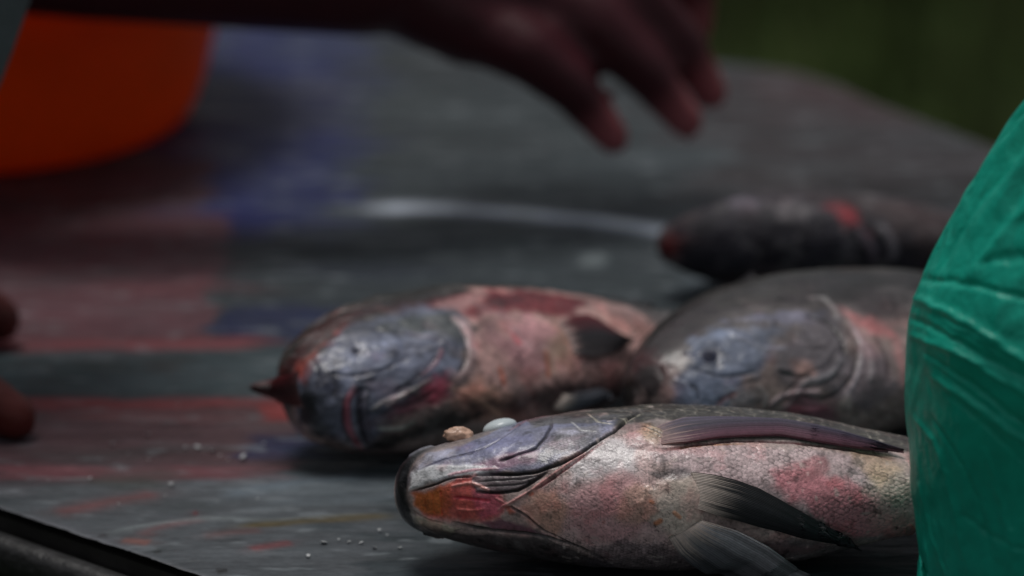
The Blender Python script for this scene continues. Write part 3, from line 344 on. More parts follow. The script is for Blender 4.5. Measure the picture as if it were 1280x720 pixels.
FEAT['bag'] = [
 ('s', [(5552,2365),(5719,2705),(5786,2886),(5786,3026),(5819,3146),(5819,3246),(5786,3347),(5786,3447),(5753,3507),(5719,3567),(5686,3627),(5652,3707),(5619,3768),(5552,3828),(5518,3868),(5485,3928),(5418,3988),(5385,4048),(5351,4088)], 2.28, 1.16, None, 1.00),
 ('s', [(5284,2405),(5418,2705),(5485,2886),(5518,3006),(5518,3126),(5518,3206),(5485,3307),(5485,3387),(5452,3467),(5418,3547),(5385,3607),(5351,3667),(5318,3747),(5284,3808),(5251,3848),(5217,3928),(5184,3988),(5151,4048),(5117,4108)], 1.63, -0.84, None, 1.00),
 ('s', [(5151,2645),(5217,2826),(5284,2986),(5284,3086),(5318,3186),(5318,3267),(5318,3367),(5284,3447),(5284,3527),(5251,3587),(5217,3647),(5151,3707),(5117,3768),(5084,3808),(5050,3868),(5017,3928),(4950,3988),(4916,4048),(4883,4108)], 1.63, 0.94, None, 1.00),
 ('s', [(5084,2946),(5084,3066),(5084,3166),(5050,3246),(5050,3327),(5017,3387),(4983,3447),(4950,3527),(4916,3587),(4849,3627),(4816,3687),(4749,3747),(4716,3788),(4649,3828),(4582,3868),(4548,3928),(4482,3968),(4415,4008),(4381,4048)], 1.30, -0.94, None, 1.00),
 ('s', [(4783,3086),(4783,3166),(4783,3267),(4749,3327),(4749,3407),(4716,3467),(4682,3527),(4615,3587),(4582,3647),(4515,3707),(4448,3747),(4415,3808),(4348,3848),(4281,3908),(4247,3948),(4181,4008),(4114,4048)], 1.95, 1.05, None, 1.00),
 ('s', [(5251,3367),(5251,3447),(5251,3527),(5217,3587),(5217,3667),(5184,3727),(5151,3768),(5117,3828),(5050,3888),(5017,3928),(4950,3988)], 0.98, -0.63, None, 1.00),
 ('s', [(5686,3146),(5686,3226),(5652,3327),(5652,3407),(5652,3487),(5619,3547),(5585,3627),(5585,3687),(5552,3747),(5518,3808),(5485,3868),(5452,3928),(5418,3968),(5418,4028)], 0.81, 0.47, None, 1.00),
 ('s', [(5518,3327),(5518,3387),(5518,3467),(5485,3527),(5452,3587),(5452,3667),(5418,3707),(5385,3768),(5351,3828),(5318,3888),(5284,3928),(5251,3988),(5217,4048)], 0.65, -0.42, None, 1.00),
 ('s', [(5385,3146),(5385,3246),(5351,3327),(5351,3407),(5318,3467),(5284,3547),(5251,3607),(5217,3667),(5184,3727),(5151,3788),(5117,3848),(5084,3888),(5017,3948),(4983,3988),(4950,4048)], 0.65, 0.42, None, 1.00),
 ('s', [(4983,3086),(4950,3166),(4950,3246),(4916,3327),(4883,3387),(4849,3447),(4783,3507),(4749,3567),(4682,3627),(4649,3687),(4582,3747),(4515,3808)], 0.65, -0.42, None, 1.00),
 ('s', [(4649,3287),(4615,3347),(4582,3407),(4548,3467),(4515,3527),(4448,3567),(4415,3627),(4348,3667),(4281,3727),(4214,3768),(4147,3808),(4080,3868),(4013,3908),(3913,3948),(3846,3988)], 0.98, -0.63, None, 1.00),
 ('s', [(3980,2786),(3946,2886),(3913,2986),(3846,3046),(3813,3126),(3712,3166),(3645,3206),(3545,3226),(3445,3246),(3378,3287),(3244,3287),(3144,3307),(3043,3327),(2943,3347),(2843,3367),(2742,3367),(2642,3387),(2508,3387),(2408,3407),(2308,3407),(2207,3427),(2074,3427)], 1.95, 0.84, None, 1.00),
 ('s', [(4181,3086),(4114,3146),(4047,3206),(3980,3267),(3913,3307),(3813,3367),(3746,3387),(3645,3427),(3579,3467),(3478,3487),(3378,3527),(3278,3547),(3177,3587),(3077,3607),(2977,3607),(2876,3627),(2776,3647),(2642,3647),(2542,3667),(2441,3687),(2308,3687),(2207,3707)], 1.63, -0.80, None, 1.00),
 ('s', [(3010,2866),(2910,2886),(2776,2906),(2676,2926),(2542,2926),(2441,2966),(2341,2986),(2241,3006),(2140,3046),(2074,3086),(1973,3106),(1873,3126),(1806,3166),(1706,3206)], 1.63, 0.74, None, 1.00),
 ('s', [(3980,3667),(3880,3687),(3779,3707),(3679,3727),(3579,3747),(3478,3768),(3378,3768),(3244,3788),(3177,3808),(3077,3828),(2943,3828),(2843,3848),(2742,3868),(2642,3868),(2508,3888),(2408,3908),(2308,3908)], 1.95, 0.74, None, 1.00),
 ('s', [(2809,3407),(2776,3467),(2742,3547),(2676,3587),(2642,3647),(2575,3707),(2575,3788),(2542,3848),(2508,3908),(2508,3988),(2475,4048)], 1.30, -0.47, None, 1.00),
 ('s', [(7726,3106),(7659,3086),(7592,3046),(7525,3006),(7458,2966),(7391,2926),(7324,2906),(7258,2886),(7157,2866),(7090,2866),(7023,2866),(6923,2866),(6823,2866),(6722,2846),(6656,2846),(6555,2846),(6455,2826),(6355,2826),(6254,2806),(6154,2806),(6054,2786),(5953,2766)], 2.93, -0.84, None, 1.00),
 ('s', [(7726,2445),(7692,2565),(7625,2565),(7559,2565),(7492,2585),(7425,2585),(7358,2605),(7291,2605),(7224,2625),(7124,2585),(7057,2605),(6957,2565),(6856,2525),(6756,2505),(6689,2525),(6555,2465),(6488,2505),(6388,2505),(6288,2505),(6187,2485),(6087,2485)], 1.63, 0.63, None, 1.00),
 ('s', [(7358,3607),(7291,3567),(7224,3547),(7191,3507),(7124,3467),(7057,3447),(6957,3427),(6890,3407),(6823,3387),(6756,3367),(6656,3347),(6589,3327),(6488,3307),(6388,3287),(6321,3267)], 2.93, 0.84, None, 1.00),
 ('s', [(6522,3287),(6589,3367),(6656,3447),(6689,3527),(6722,3587),(6756,3667),(6756,3747),(6756,3828),(6756,3908)], 2.61, -0.74, None, 1.00),
 ('s', [(5819,2345),(6020,2685),(6087,2826),(6154,2966),(6221,3086),(6221,3186),(6254,3287),(6288,3387),(6288,3467),(6288,3547),(6288,3627),(6288,3707),(6288,3768),(6288,3848),(6288,3928),(6288,3988)], 1.95, -0.84, None, 1.00),
 ('s', [(7057,2585),(6957,2665),(6856,2705),(6789,2705),(6689,2665)], 0.65, 0.42, None, 1.00),
 ('s', [(7425,2766),(7224,2806)], 0.65, 0.36, None, 1.00),
]
FINS = {}
FINS['front'] = [
 ('pectoral_fin', [(82.4,-25.4,-12.1),(93.1,-26.3,-7.7),(103.7,-25.9,-6.7),(114.2,-25.3,-5.7),(125.0,-24.4,-5.2),(135.3,-22.8,-6.3),(145.4,-20.4,-7.5),(155.2,-17.7,-10.1),(164.8,-14.8,-12.8)], [(82.7,-22.5,-21.3),(92.7,-22.4,-21.8),(103.0,-23.0,-19.4),(113.5,-22.9,-17.6),(123.8,-22.5,-16.2),(133.8,-20.9,-17.4),(144.3,-18.7,-16.5),(154.4,-16.6,-14.9),(164.8,-14.6,-13.4)], 13, [(98, 90, 112), (66, 58, 76), (104, 64, 78)]),
 ('pelvic_fin', [(93.1,-15.7,-32.7),(100.5,-14.7,-33.4),(107.7,-13.0,-34.4),(114.6,-10.6,-35.6),(121.2,-7.1,-36.8),(128.0,-3.2,-37.4),(134.8,1.1,-36.7),(142.2,6.1,-34.0),(149.6,13.4,-26.2)], [(94.8,-5.4,-38.1),(101.2,-2.6,-38.4),(108.0,-0.6,-38.4),(114.5,1.6,-38.1),(121.2,3.4,-37.7),(128.0,5.8,-36.9),(135.2,7.8,-35.1),(142.6,10.1,-31.8),(150.0,14.1,-25.0)], 12, [(26, 26, 30), (58, 58, 62), (34, 34, 38)]),
 ('pelvic_fin', [(95.9,-0.6,-39.0),(101.5,0.8,-38.9),(107.3,2.8,-38.7),(112.7,5.8,-38.0),(118.3,9.5,-36.4),(123.9,14.8,-32.4),(130.1,22.4,-19.1),(133.9,23.3,-22.6),(138.6,26.7,-23.7)], [(86.0,5.6,-38.4),(89.6,11.1,-36.5),(94.1,15.8,-33.2),(99.1,20.7,-27.4),(104.2,22.6,-20.7),(108.8,24.9,-21.4),(113.5,26.8,-22.4),(118.2,28.6,-22.9),(123.1,30.1,-23.8)], 13, [(160, 156, 160), (104, 104, 108), (84, 84, 88)]),
]
FINS['left'] = [
 ('pectoral_fin', [(97.6,-19.5,-4.3),(102.8,-18.8,-2.9),(108.1,-17.7,-1.6),(112.9,-16.5,-0.9),(116.1,-15.6,-2.6),(118.2,-14.8,-5.6),(120.9,-13.7,-8.3),(123.6,-12.4,-10.5),(126.9,-10.8,-12.3)], [(98.6,-16.4,-16.9),(101.2,-15.4,-18.1),(104.4,-14.5,-18.7),(108.1,-13.6,-18.5),(111.8,-12.9,-17.8),(115.6,-12.1,-17.0),(119.3,-11.7,-15.4),(123.1,-11.3,-13.9),(126.9,-10.7,-12.6)], 9, [(96, 34, 42), (44, 42, 46), (70, 64, 66)]),
 ('pelvic_fin', [(91.1,-8.3,-29.4),(93.6,-8.2,-29.1),(95.6,-8.1,-28.9),(98.2,-7.9,-28.6),(100.8,-7.7,-28.3),(103.5,-7.5,-27.9),(106.2,-6.9,-27.5),(108.9,-5.4,-27.4),(111.6,-3.9,-27.1)], [(86.5,-4.8,-31.3),(89.5,-3.2,-31.4),(93.1,-2.1,-31.2),(96.1,-2.0,-30.8),(99.2,-1.9,-30.5),(102.5,-1.8,-30.0),(105.7,-1.6,-29.3),(109.5,-1.0,-28.4),(112.7,-0.8,-27.4)], 7, [(60, 60, 66), (120, 124, 134), (80, 80, 88)]),
 ('dorsal_fin', [(1.6,-10.8,3.2),(0.1,-8.1,5.1),(-0.7,-4.8,7.5),(-0.6,-0.2,11.7),(1.0,4.1,15.3),(-1.6,4.2,15.1),(-3.9,4.9,15.7),(-6.0,5.9,16.4),(-8.3,6.7,16.9)], [(-0.8,-3.1,-6.9),(-1.4,-1.0,-3.7),(-1.4,3.2,1.8),(-0.8,6.8,6.6),(-0.9,7.1,8.7),(-2.7,7.4,10.7),(-4.7,7.4,12.4),(-6.4,7.4,14.4),(-8.2,7.4,16.4)], 6, [(84, 24, 30), (60, 22, 28), (70, 30, 30)]),
]
FINS['mid'] = [
]
FINS['far'] = [
]
EYES = {}
EYES['left'] = ((20.8,-17.5,1.1), (-0.226,-0.973,0.040), 2.2, (74, 76, 90))
EYES['mid'] = ((22.4,-17.4,-7.3), (-0.227,-0.960,-0.165), 3.3, (52, 54, 72))
EYES['front'] = ((34.9,-18.1,10.7), (-0.241,-0.927,0.286), 6.6, (225, 236, 240))
EYES['far'] = ((7.3,-5.6,-6.1), (-0.511,-0.578,-0.637), 4.0, (60, 50, 56))
SHEET = [
 (-0.3100,0.2564,-0.4135,0.6563,0.0003,0.0009,(50,57,61),1.00),
 (-0.0715,0.0885,0.2625,0.3727,0.0204,0.0247,(44,48,50),0.80),
 (-0.0848,0.0848,0.1612,0.2625,0.0196,0.0227,(50,56,58),0.70),
 (-0.1311,-0.0620,0.0658,0.3727,0.0098,0.0227,(36,42,84),0.95),
 (-0.1284,-0.0659,0.1940,0.2743,0.0099,0.0138,(46,46,62),0.60),
 (-0.1188,-0.0957,0.0618,0.0960,0.0062,0.0081,(26,34,86),0.80),
 (-0.3269,-0.1188,0.0879,0.1558,0.0031,0.0147,(74,56,60),0.90),
 (-0.3107,-0.1111,-0.0727,0.0879,0.0024,0.0076,(88,60,66),0.95),
 (-0.1549,-0.0938,-0.0112,0.0075,0.0119,0.0056,(96,60,64),0.60),
 (-0.1740,-0.1134,0.0000,0.0285,0.0090,0.0096,(66,48,54),0.70),
 (-0.3160,-0.1611,0.0285,0.0578,0.0091,0.0098,(84,62,68),0.50),
 (-0.1088,-0.0643,-0.0621,-0.0232,0.0029,0.0073,(32,38,70),0.90),
 (-0.0782,-0.0241,0.0094,0.0285,0.0120,0.0077,(40,46,62),0.50),
 (-0.3009,-0.0897,-0.0727,-0.0586,0.0058,0.0035,(112,62,66),0.85),
 (-0.2965,-0.0627,-0.1226,-0.0727,0.0029,0.0043,(62,74,78),0.90),
 (-0.1653,-0.1396,-0.1158,-0.0815,0.0057,0.0086,(48,58,60),0.60),
 (-0.1346,-0.1174,-0.0953,-0.0815,0.0040,0.0043,(56,48,44),0.50),
 (-0.2862,-0.0743,-0.2202,-0.1217,0.0039,0.0040,(82,60,64),0.90),
 (-0.2921,-0.0702,-0.1342,-0.1242,0.0056,0.0033,(124,58,60),0.70),
 (-0.0889,-0.0744,-0.1474,-0.1309,0.0034,0.0041,(140,34,28),0.70),
 (-0.1451,-0.0949,-0.1491,-0.1367,0.0084,0.0041,(100,66,68),0.60),
 (-0.1700,-0.1042,-0.1853,-0.1733,0.0082,0.0040,(66,54,56),0.60),
 (-0.1765,-0.0842,-0.2048,-0.1931,0.0081,0.0031,(104,62,68),0.70),
 (-0.0935,-0.0605,-0.1853,-0.1613,0.0039,0.0048,(34,42,74),0.85),
 (-0.2662,-0.0435,-0.4135,-0.2079,0.0128,0.0035,(72,76,80),0.95),
 (-0.0916,-0.0323,-0.2293,-0.2017,0.0108,0.0062,(84,92,98),0.70),
 (-0.1408,-0.1083,-0.2141,-0.1970,0.0081,0.0039,(60,66,62),0.60),
 (0.0680,0.2138,0.1032,0.2921,0.0194,0.0134,(56,50,52),0.90),
 (0.1192,0.1788,0.2164,0.2790,0.0132,0.0163,(66,50,52),0.80),
 (0.1223,0.2069,0.0960,0.1345,0.0094,0.0104,(30,28,30),0.70),
 (0.0416,0.0927,0.1451,0.1775,0.0128,0.0087,(64,72,76),0.60),
 (-0.0507,0.0697,0.1240,0.1558,0.0158,0.0085,(46,54,58),0.60),
 (-0.0247,0.0678,0.0578,0.0960,0.0185,0.0081,(52,58,60),0.50),
 (0.0257,0.0363,0.0247,0.0421,0.0024,0.0058,(100,108,110),0.70),
 (0.0626,0.0775,-0.0112,0.0094,0.0060,0.0075,(72,84,94),0.60),
]
SHEET_LINES = [
 ([(-0.0622,0.0981,0.0041),(-0.0578,0.0978,0.0041),(-0.0533,0.0976,0.0041),(-0.0489,0.0974,0.0041),(-0.0444,0.0972,0.0041),(-0.0400,0.0969,0.0041),(-0.0355,0.0965,0.0041),(-0.0311,0.0960,0.0042),(-0.0266,0.0954,0.0043),(-0.0222,0.0947,0.0045),(-0.0178,0.0939,0.0046),(-0.0133,0.0930,0.0048),(-0.0089,0.0921,0.0050),(-0.0044,0.0910,0.0051),(0.0000,0.0899,0.0053),(0.0045,0.0887,0.0054),(0.0090,0.0874,0.0056),(0.0135,0.0860,0.0057),(0.0179,0.0845,0.0059),(0.0224,0.0829,0.0060),(0.0267,0.0814,0.0063),(0.0309,0.0798,0.0066),(0.0356,0.0778,0.0069),(0.0403,0.0757,0.0072),(0.0449,0.0735,0.0075),(0.0493,0.0714,0.0078),(0.0536,0.0694,0.0079),(0.0577,0.0678,0.0077),(0.0624,0.0662,0.0076),(0.0669,0.0649,0.0074),(0.0711,0.0639,0.0072),(0.0754,0.0629,0.0071),(0.0797,0.0618,0.0069)], (160,168,180), 0.95, 0.5),  # raised crease; the pale stripe paints its wet reflection
 ([(-0.1546,-0.2369,0.0045),(-0.1504,-0.2350,0.0045),(-0.1462,-0.2331,0.0045),(-0.1417,-0.2309,0.0045),(-0.1379,-0.2287,0.0045),(-0.1337,-0.2262,0.0045),(-0.1297,-0.2238,0.0046),(-0.1262,-0.2217,0.0046),(-0.1213,-0.2192,0.0046),(-0.1171,-0.2172,0.0046)], (104,58,58), 0.60, 0.2),
 ([(-0.1239,-0.2592,0.0029),(-0.1199,-0.2546,0.0029),(-0.1152,-0.2503,0.0030),(-0.1108,-0.2477,0.0030),(-0.1059,-0.2453,0.0030),(-0.1010,-0.2429,0.0030)], (100,60,60), 0.50, 0.2),
 ([(-0.1028,-0.2592,0.0029),(-0.0976,-0.2577,0.0029),(-0.0924,-0.2562,0.0029),(-0.0872,-0.2547,0.0029),(-0.0819,-0.2533,0.0030)], (96,64,62), 0.50, 0.2),
 ([(-0.0863,-0.2737,0.0029),(-0.0825,-0.2715,0.0029),(-0.0787,-0.2694,0.0029),(-0.0750,-0.2678,0.0029),(-0.0714,-0.2665,0.0029)], (110,54,56), 0.60, 0.2),
 ([(-0.1290,-0.2621,0.0029),(-0.1183,-0.2650,0.0029)], (116,70,60), 0.60, 0.0),
 ([(-0.1371,-0.2592,0.0022),(-0.1334,-0.2569,0.0022),(-0.1298,-0.2546,0.0022),(-0.1260,-0.2524,0.0022),(-0.1218,-0.2503,0.0022),(-0.1180,-0.2486,0.0022),(-0.1139,-0.2468,0.0022),(-0.1096,-0.2451,0.0022),(-0.1053,-0.2438,0.0022),(-0.1010,-0.2429,0.0022),(-0.0967,-0.2427,0.0022),(-0.0922,-0.2430,0.0022),(-0.0878,-0.2437,0.0022),(-0.0836,-0.2442,0.0022),(-0.0797,-0.2444,0.0022),(-0.0754,-0.2439,0.0022),(-0.0717,-0.2431,0.0022),(-0.0680,-0.2422,0.0022),(-0.0638,-0.2414,0.0022),(-0.0599,-0.2409,0.0022),(-0.0557,-0.2404,0.0022),(-0.0514,-0.2400,0.0022),(-0.0469,-0.2396,0.0022),(-0.0426,-0.2391,0.0022)], (96,102,104), 0.70, 0.7),
 ([(-0.0927,-0.2503,0.0026),(-0.0890,-0.2496,0.0026),(-0.0853,-0.2488,0.0026),(-0.0816,-0.2481,0.0026),(-0.0780,-0.2473,0.0026),(-0.0743,-0.2466,0.0026),(-0.0706,-0.2458,0.0026),(-0.0669,-0.2451,0.0026),(-0.0632,-0.2443,0.0026),(-0.0595,-0.2436,0.0026),(-0.0558,-0.2429,0.0026),(-0.0521,-0.2422,0.0026),(-0.0484,-0.2416,0.0026),(-0.0447,-0.2410,0.0026),(-0.0410,-0.2405,0.0026),(-0.0373,-0.2399,0.0026)], (82,72,48), 0.90, 0.0),
 ([(-0.0993,-0.2240,0.0038),(-0.0954,-0.2215,0.0038),(-0.0916,-0.2188,0.0038),(-0.0877,-0.2163,0.0038),(-0.0836,-0.2141,0.0038),(-0.0800,-0.2126,0.0038),(-0.0762,-0.2112,0.0038),(-0.0723,-0.2100,0.0038),(-0.0685,-0.2089,0.0039),(-0.0649,-0.2079,0.0039),(-0.0607,-0.2069,0.0039),(-0.0567,-0.2062,0.0039),(-0.0527,-0.2055,0.0039),(-0.0487,-0.2048,0.0039)], (84,94,102), 0.80, 0.8),
 ([(-0.1067,-0.2361,0.0023),(-0.1048,-0.2361,0.0023)], (96,34,40), 0.90, 0.0),
 ([(-0.1366,-0.2584,0.0018),(-0.1332,-0.2577,0.0018)], (40,34,34), 0.80, 0.0),
 ([(-0.1177,-0.2737,0.0018),(-0.1144,-0.2730,0.0018)], (34,32,32), 0.80, 0.0),
 ([(-0.0960,-0.2909,0.0021),(-0.0921,-0.2902,0.0021)], (34,32,32), 0.80, 0.0),
 ([(-0.1814,-0.2354,0.0038),(-0.1774,-0.2369,0.0037),(-0.1735,-0.2382,0.0037),(-0.1696,-0.2394,0.0037),(-0.1657,-0.2408,0.0037),(-0.1618,-0.2423,0.0037),(-0.1578,-0.2442,0.0037),(-0.1538,-0.2466,0.0037),(-0.1498,-0.2495,0.0037),(-0.1456,-0.2530,0.0037),(-0.1415,-0.2568,0.0037),(-0.1373,-0.2607,0.0037),(-0.1333,-0.2647,0.0036),(-0.1294,-0.2686,0.0036),(-0.1257,-0.2723,0.0036),(-0.1216,-0.2763,0.0036),(-0.1178,-0.2801,0.0036),(-0.1142,-0.2839,0.0036),(-0.1106,-0.2877,0.0036),(-0.1071,-0.2914,0.0035),(-0.1035,-0.2952,0.0035)], (84,86,92), 0.60, 0.6),
]
SPECKS = [(-0.1079,-0.1765),(-0.1055,-0.1805),(-0.1025,-0.1805),(-0.0998,-0.1853),(-0.0969,-0.1884),(-0.0921,-0.1868),(-0.0916,-0.1845),(-0.1162,-0.2240),(-0.1314,-0.1829),(-0.1332,-0.1970),(-0.1120,-0.1773),(-0.1239,-0.1892),(-0.1426,-0.2072),(-0.1315,-0.2316),(-0.1081,-0.1572),(-0.1147,-0.2126),(-0.0568,-0.2650),(-0.0535,-0.2672),(-0.0411,-0.2606),(-0.0436,-0.2562),(-0.0617,-0.2679),(-0.0852,-0.2271),(-0.1257,-0.1637),(-0.1375,-0.1733),(-0.0450,-0.2723),(-0.0493,-0.2679),(-0.0367,-0.2723),(-0.0665,-0.2795),(-0.1567,-0.2095),(-0.1171,-0.1342),(-0.0853,-0.1733),(-0.0787,-0.2354)]
HANDS = {}
HANDS['reach'] = {'wrist': (-0.056, 0.07, 0.1012), 'pinky': [(-0.0165, 0.08, 0.0795, 0.0145), (0.0061, 0.072, 0.071, 0.013000000000000001), (0.0232, 0.07, 0.057, 0.010400000000000001), (0.0385, 0.07, 0.0372, 0.007200000000000001)], 'ring': [(0.0055, 0.095, 0.093, 0.0135), (0.0313, 0.088, 0.0778, 0.013000000000000001), (0.0503, 0.085, 0.0602, 0.010400000000000001), (0.0671, 0.085, 0.0391, 0.0074)], 'middle': [(0.0234, 0.11, 0.0998, 0.013000000000000001), (0.0493, 0.105, 0.0845, 0.0106), (0.0656, 0.105, 0.0647, 0.0094), (0.0769, 0.105, 0.0447, 0.0074)], 'index': [(0.0373, 0.13, 0.1056, 0.012), (0.0616, 0.128, 0.0955, 0.0105), (0.0704, 0.128, 0.0794, 0.0095), (0.0712, 0.128, 0.0645, 0.008)], 'thumb': [(-0.025, 0.14, 0.1078, 0.013000000000000001), (0.0031, 0.15, 0.1148, 0.011), (0.0251, 0.155, 0.1071, 0.009000000000000001)], 'elbow': (-0.3322, 0.075, 0.1373)}
HANDS['rest'] = {'wrist': (-0.2331, -0.12, 0.0298), 'thumb': [(-0.216, -0.15, 0.0268, 0.013000000000000001), (-0.1964, -0.16, 0.0204, 0.011), (-0.1831, -0.163, 0.015, 0.01), (-0.1714, -0.166, 0.0085, 0.0086)], 'index': [(-0.21, -0.085, 0.0248, 0.012), (-0.1987, -0.07, 0.018, 0.01), (-0.1912, -0.065, 0.0138, 0.009300000000000001), (-0.185, -0.065, 0.0096, 0.0086)], 'middle': [(-0.2162, -0.065, 0.0263, 0.012), (-0.2068, -0.045, 0.0206, 0.01), (-0.201, -0.04, 0.0158, 0.009000000000000001), (-0.1973, -0.04, 0.0103, 0.008400000000000001)], 'ring': [(-0.224, -0.045, 0.0267, 0.0115), (-0.216, -0.025, 0.0214, 0.0096), (-0.2107, -0.02, 0.0173, 0.009000000000000001), (-0.2076, -0.02, 0.0123, 0.008)], 'pinky': [(-0.232, -0.025, 0.0254, 0.0105), (-0.2265, -0.008, 0.0214, 0.0086), (-0.2221, -0.003, 0.0179, 0.008), (-0.2193, -0.003, 0.0135, 0.007200000000000001)], 'elbow': (-0.1789, -0.06, 0.2382)}
SCRAP = (-0.0172, -0.2774, 0.0426)
# ---------------------------------------------------------------- helpers
def tag(o, label=None, cat=None, group=None, kind=None):
    if label: o['label'] = label
    if cat: o['category'] = cat
    if group: o['group'] = group
    if kind: o['kind'] = kind
    return o
def empty(name, loc=(0, 0, 0)):
    o = bpy.data.objects.new(name, None); COL.objects.link(o); o.location = loc; o.empty_display_size = .02; return o
def mesh_obj(name, V, F, mat, parent=None, col=None, smooth=True):
    me = bpy.data.meshes.new(name)
    V = np.asarray(V, np.float32); F = np.asarray(F, np.int32)
    k = F.shape[1]
    me.vertices.add(len(V)); me.vertices.foreach_set('co', V.ravel())
    me.loops.add(F.size); me.loops.foreach_set('vertex_index', F.ravel())
    me.polygons.add(len(F)); me.polygons.foreach_set('loop_start', np.arange(0, F.size, k, dtype=np.int32))
    try: me.polygons.foreach_set('loop_total', np.full(len(F), k, np.int32))
    except Exception: pass
    me.polygons.foreach_set('use_smooth', np.full(len(F), smooth, bool))
    me.update(calc_edges=True); me.validate()
    if col is not None:
        at = me.color_attributes.new('Col', 'FLOAT_COLOR', 'POINT')
        c = np.ones((len(V), 4), np.float32); c[:, :3] = col; at.data.foreach_set('color', c.ravel())
    me.materials.append(mat)
    o = bpy.data.objects.new(name, me); COL.objects.link(o); o.parent = parent
    return o
def grid_faces(nu, nv, wrap=False):
    i, j = np.meshgrid(np.arange(nu-1), np.arange(nv-1), indexing='ij')
    a = i*nv+j; b = (i+1)*nv+j; c = (i+1)*nv+j+1; d = i*nv+j+1
    return np.stack([a, d, c, b], -1).reshape(-1, 4)
def bm_obj(name, bm, mat, parent=None, smooth=False):
    me = bpy.data.meshes.new(name); bm.normal_update(); bm.to_mesh(me); bm.free()
    for p in me.polygons: p.use_smooth = smooth
    me.materials.append(mat); o = bpy.data.objects.new(name, me); COL.objects.link(o); o.parent = parent; return o

def mat(name, color=None, attr=False, rough=.5, spec=.5, bump=None, noise_col=None, rough_var=None, sss=0, coat=0, trans=None):
    m = bpy.data.materials.new(name); m.use_nodes = True; nt = m.node_tree; n = nt.nodes; l = nt.links
    b = n['Principled BSDF']; b.inputs['Roughness'].default_value = rough; b.inputs['Specular IOR Level'].default_value = spec
    tc = n.new('ShaderNodeTexCoord')
    src = None
    if attr:
        a = n.new('ShaderNodeAttribute'); a.attribute_name = 'Col'; src = a.outputs['Color']
    else:
        r = n.new('ShaderNodeRGB'); r.outputs[0].default_value = (*color, 1); src = r.outputs[0]
    def noise(scale, detail=5, vec=None):
        t = n.new('ShaderNodeTexNoise'); t.inputs['Scale'].default_value = scale; t.inputs['Detail'].default_value = detail
        if vec:
            mp = n.new('ShaderNodeMapping'); mp.inputs['Scale'].default_value = vec; l.new(tc.outputs['Object'], mp.inputs[0]); l.new(mp.outputs[0], t.inputs[0])
        else: l.new(tc.outputs['Object'], t.inputs[0])
        return t.outputs['Fac']
    if noise_col:
        for scale, amt, vec in noise_col:
            f = noise(scale, 6, vec)
            mr = n.new('ShaderNodeMapRange'); mr.inputs['From Min'].default_value = .3; mr.inputs['From Max'].default_value = .7
            mr.inputs['To Min'].default_value = 1-amt; mr.inputs['To Max'].default_value = 1+amt; l.new(f, mr.inputs[0])
            vm = n.new('ShaderNodeVectorMath'); vm.operation = 'SCALE'; l.new(src, vm.inputs[0]); l.new(mr.outputs[0], vm.inputs['Scale']); src = vm.outputs[0]
    l.new(src, b.inputs['Base Color'])
    if rough_var:
        f = noise(rough_var[0], 4, rough_var[3] if len(rough_var) > 3 else None)
        mr = n.new('ShaderNodeMapRange'); mr.inputs['From Min'].default_value = .35; mr.inputs['From Max'].default_value = .65
        mr.inputs['To Min'].default_value = rough_var[1]; mr.inputs['To Max'].default_value = rough_var[2]; l.new(f, mr.inputs[0]); l.new(mr.outputs[0], b.inputs['Roughness'])
    if bump:
        prev = None
        for scale, dist, vec in bump:
            f = noise(scale, 5, vec); bp = n.new('ShaderNodeBump'); bp.inputs['Strength'].default_value = 1; bp.inputs['Distance'].default_value = dist
            l.new(f, bp.inputs['Height'])
            if prev: l.new(prev, bp.inputs['Normal'])
            prev = bp.outputs[0]
        l.new(prev, b.inputs['Normal'])
    if sss:
        b.inputs['Subsurface Weight'].default_value = sss; b.inputs['Subsurface Radius'].default_value = (.004, .002, .0015); b.inputs['Subsurface Scale'].default_value = 1
    if coat:
        b.inputs['Coat Weight'].default_value = coat; b.inputs['Coat Roughness'].default_value = .14
    if trans:
        t = n.new('ShaderNodeBsdfTranslucent'); l.new(src, t.inputs['Color']); mx = n.new('ShaderNodeMixShader'); mx.inputs[0].default_value = trans
        l.new(b.outputs[0], mx.inputs[1]); l.new(t.outputs[0], mx.inputs[2]); l.new(mx.outputs[0], n['Material Output'].inputs[0])
    return m

M_FISH = mat('wet_fish_skin', attr=True, rough=.36, spec=.5, coat=.38, noise_col=[(900, .22, None), (260, .18, None)], rough_var=(160, .28, .6), bump=[(1400, .00022, None), (300, .00035, None)], sss=.0)
M_FISH2 = mat('slick_fish_skin', attr=True, rough=.40, spec=.45, coat=.3, noise_col=[(120, .2, None), (420, .15, None)], rough_var=(90, .34, .6), bump=[(300, .0006, None), (110, .0012, None)])
M_FISH3 = mat('dull_dark_fish_skin', attr=True, rough=.6, spec=.3, noise_col=[(120, .25, None)], bump=[(200, .0012, None)])
M_FIN = mat('fin_membrane', attr=True, rough=.4, spec=.5, noise_col=[(700, .15, None)], trans=.12)
M_EYE = mat('cloudy_eye', attr=True, rough=.3, spec=.6)
M_SHEET = mat('woven_plastic_sheet', attr=True, rough=.55, spec=.22, noise_col=[(60, .16, (.25, 1.6, 1)), (240, .14, (.3, 1.5, 1)), (900, .12, (.6, 1, 1))], rough_var=(55, .42, .7, (.4, 1.5, 1)), bump=[(90, .0016, (.35, 1.4, 1)), (700, .00025, (.6, 1, 1))])
M_WOOD = mat('weathered_dark_board', (.035, .032, .03), rough=.6, noise_col=[(90, .4, (.2, 1, 1))], bump=[(160, .0008, (.2, 1, 1))])
M_RIM = mat('black_rubber_edging', (.030, .030, .032), rough=.5, noise_col=[(200, .4, None)], bump=[(260, .0008, None)])
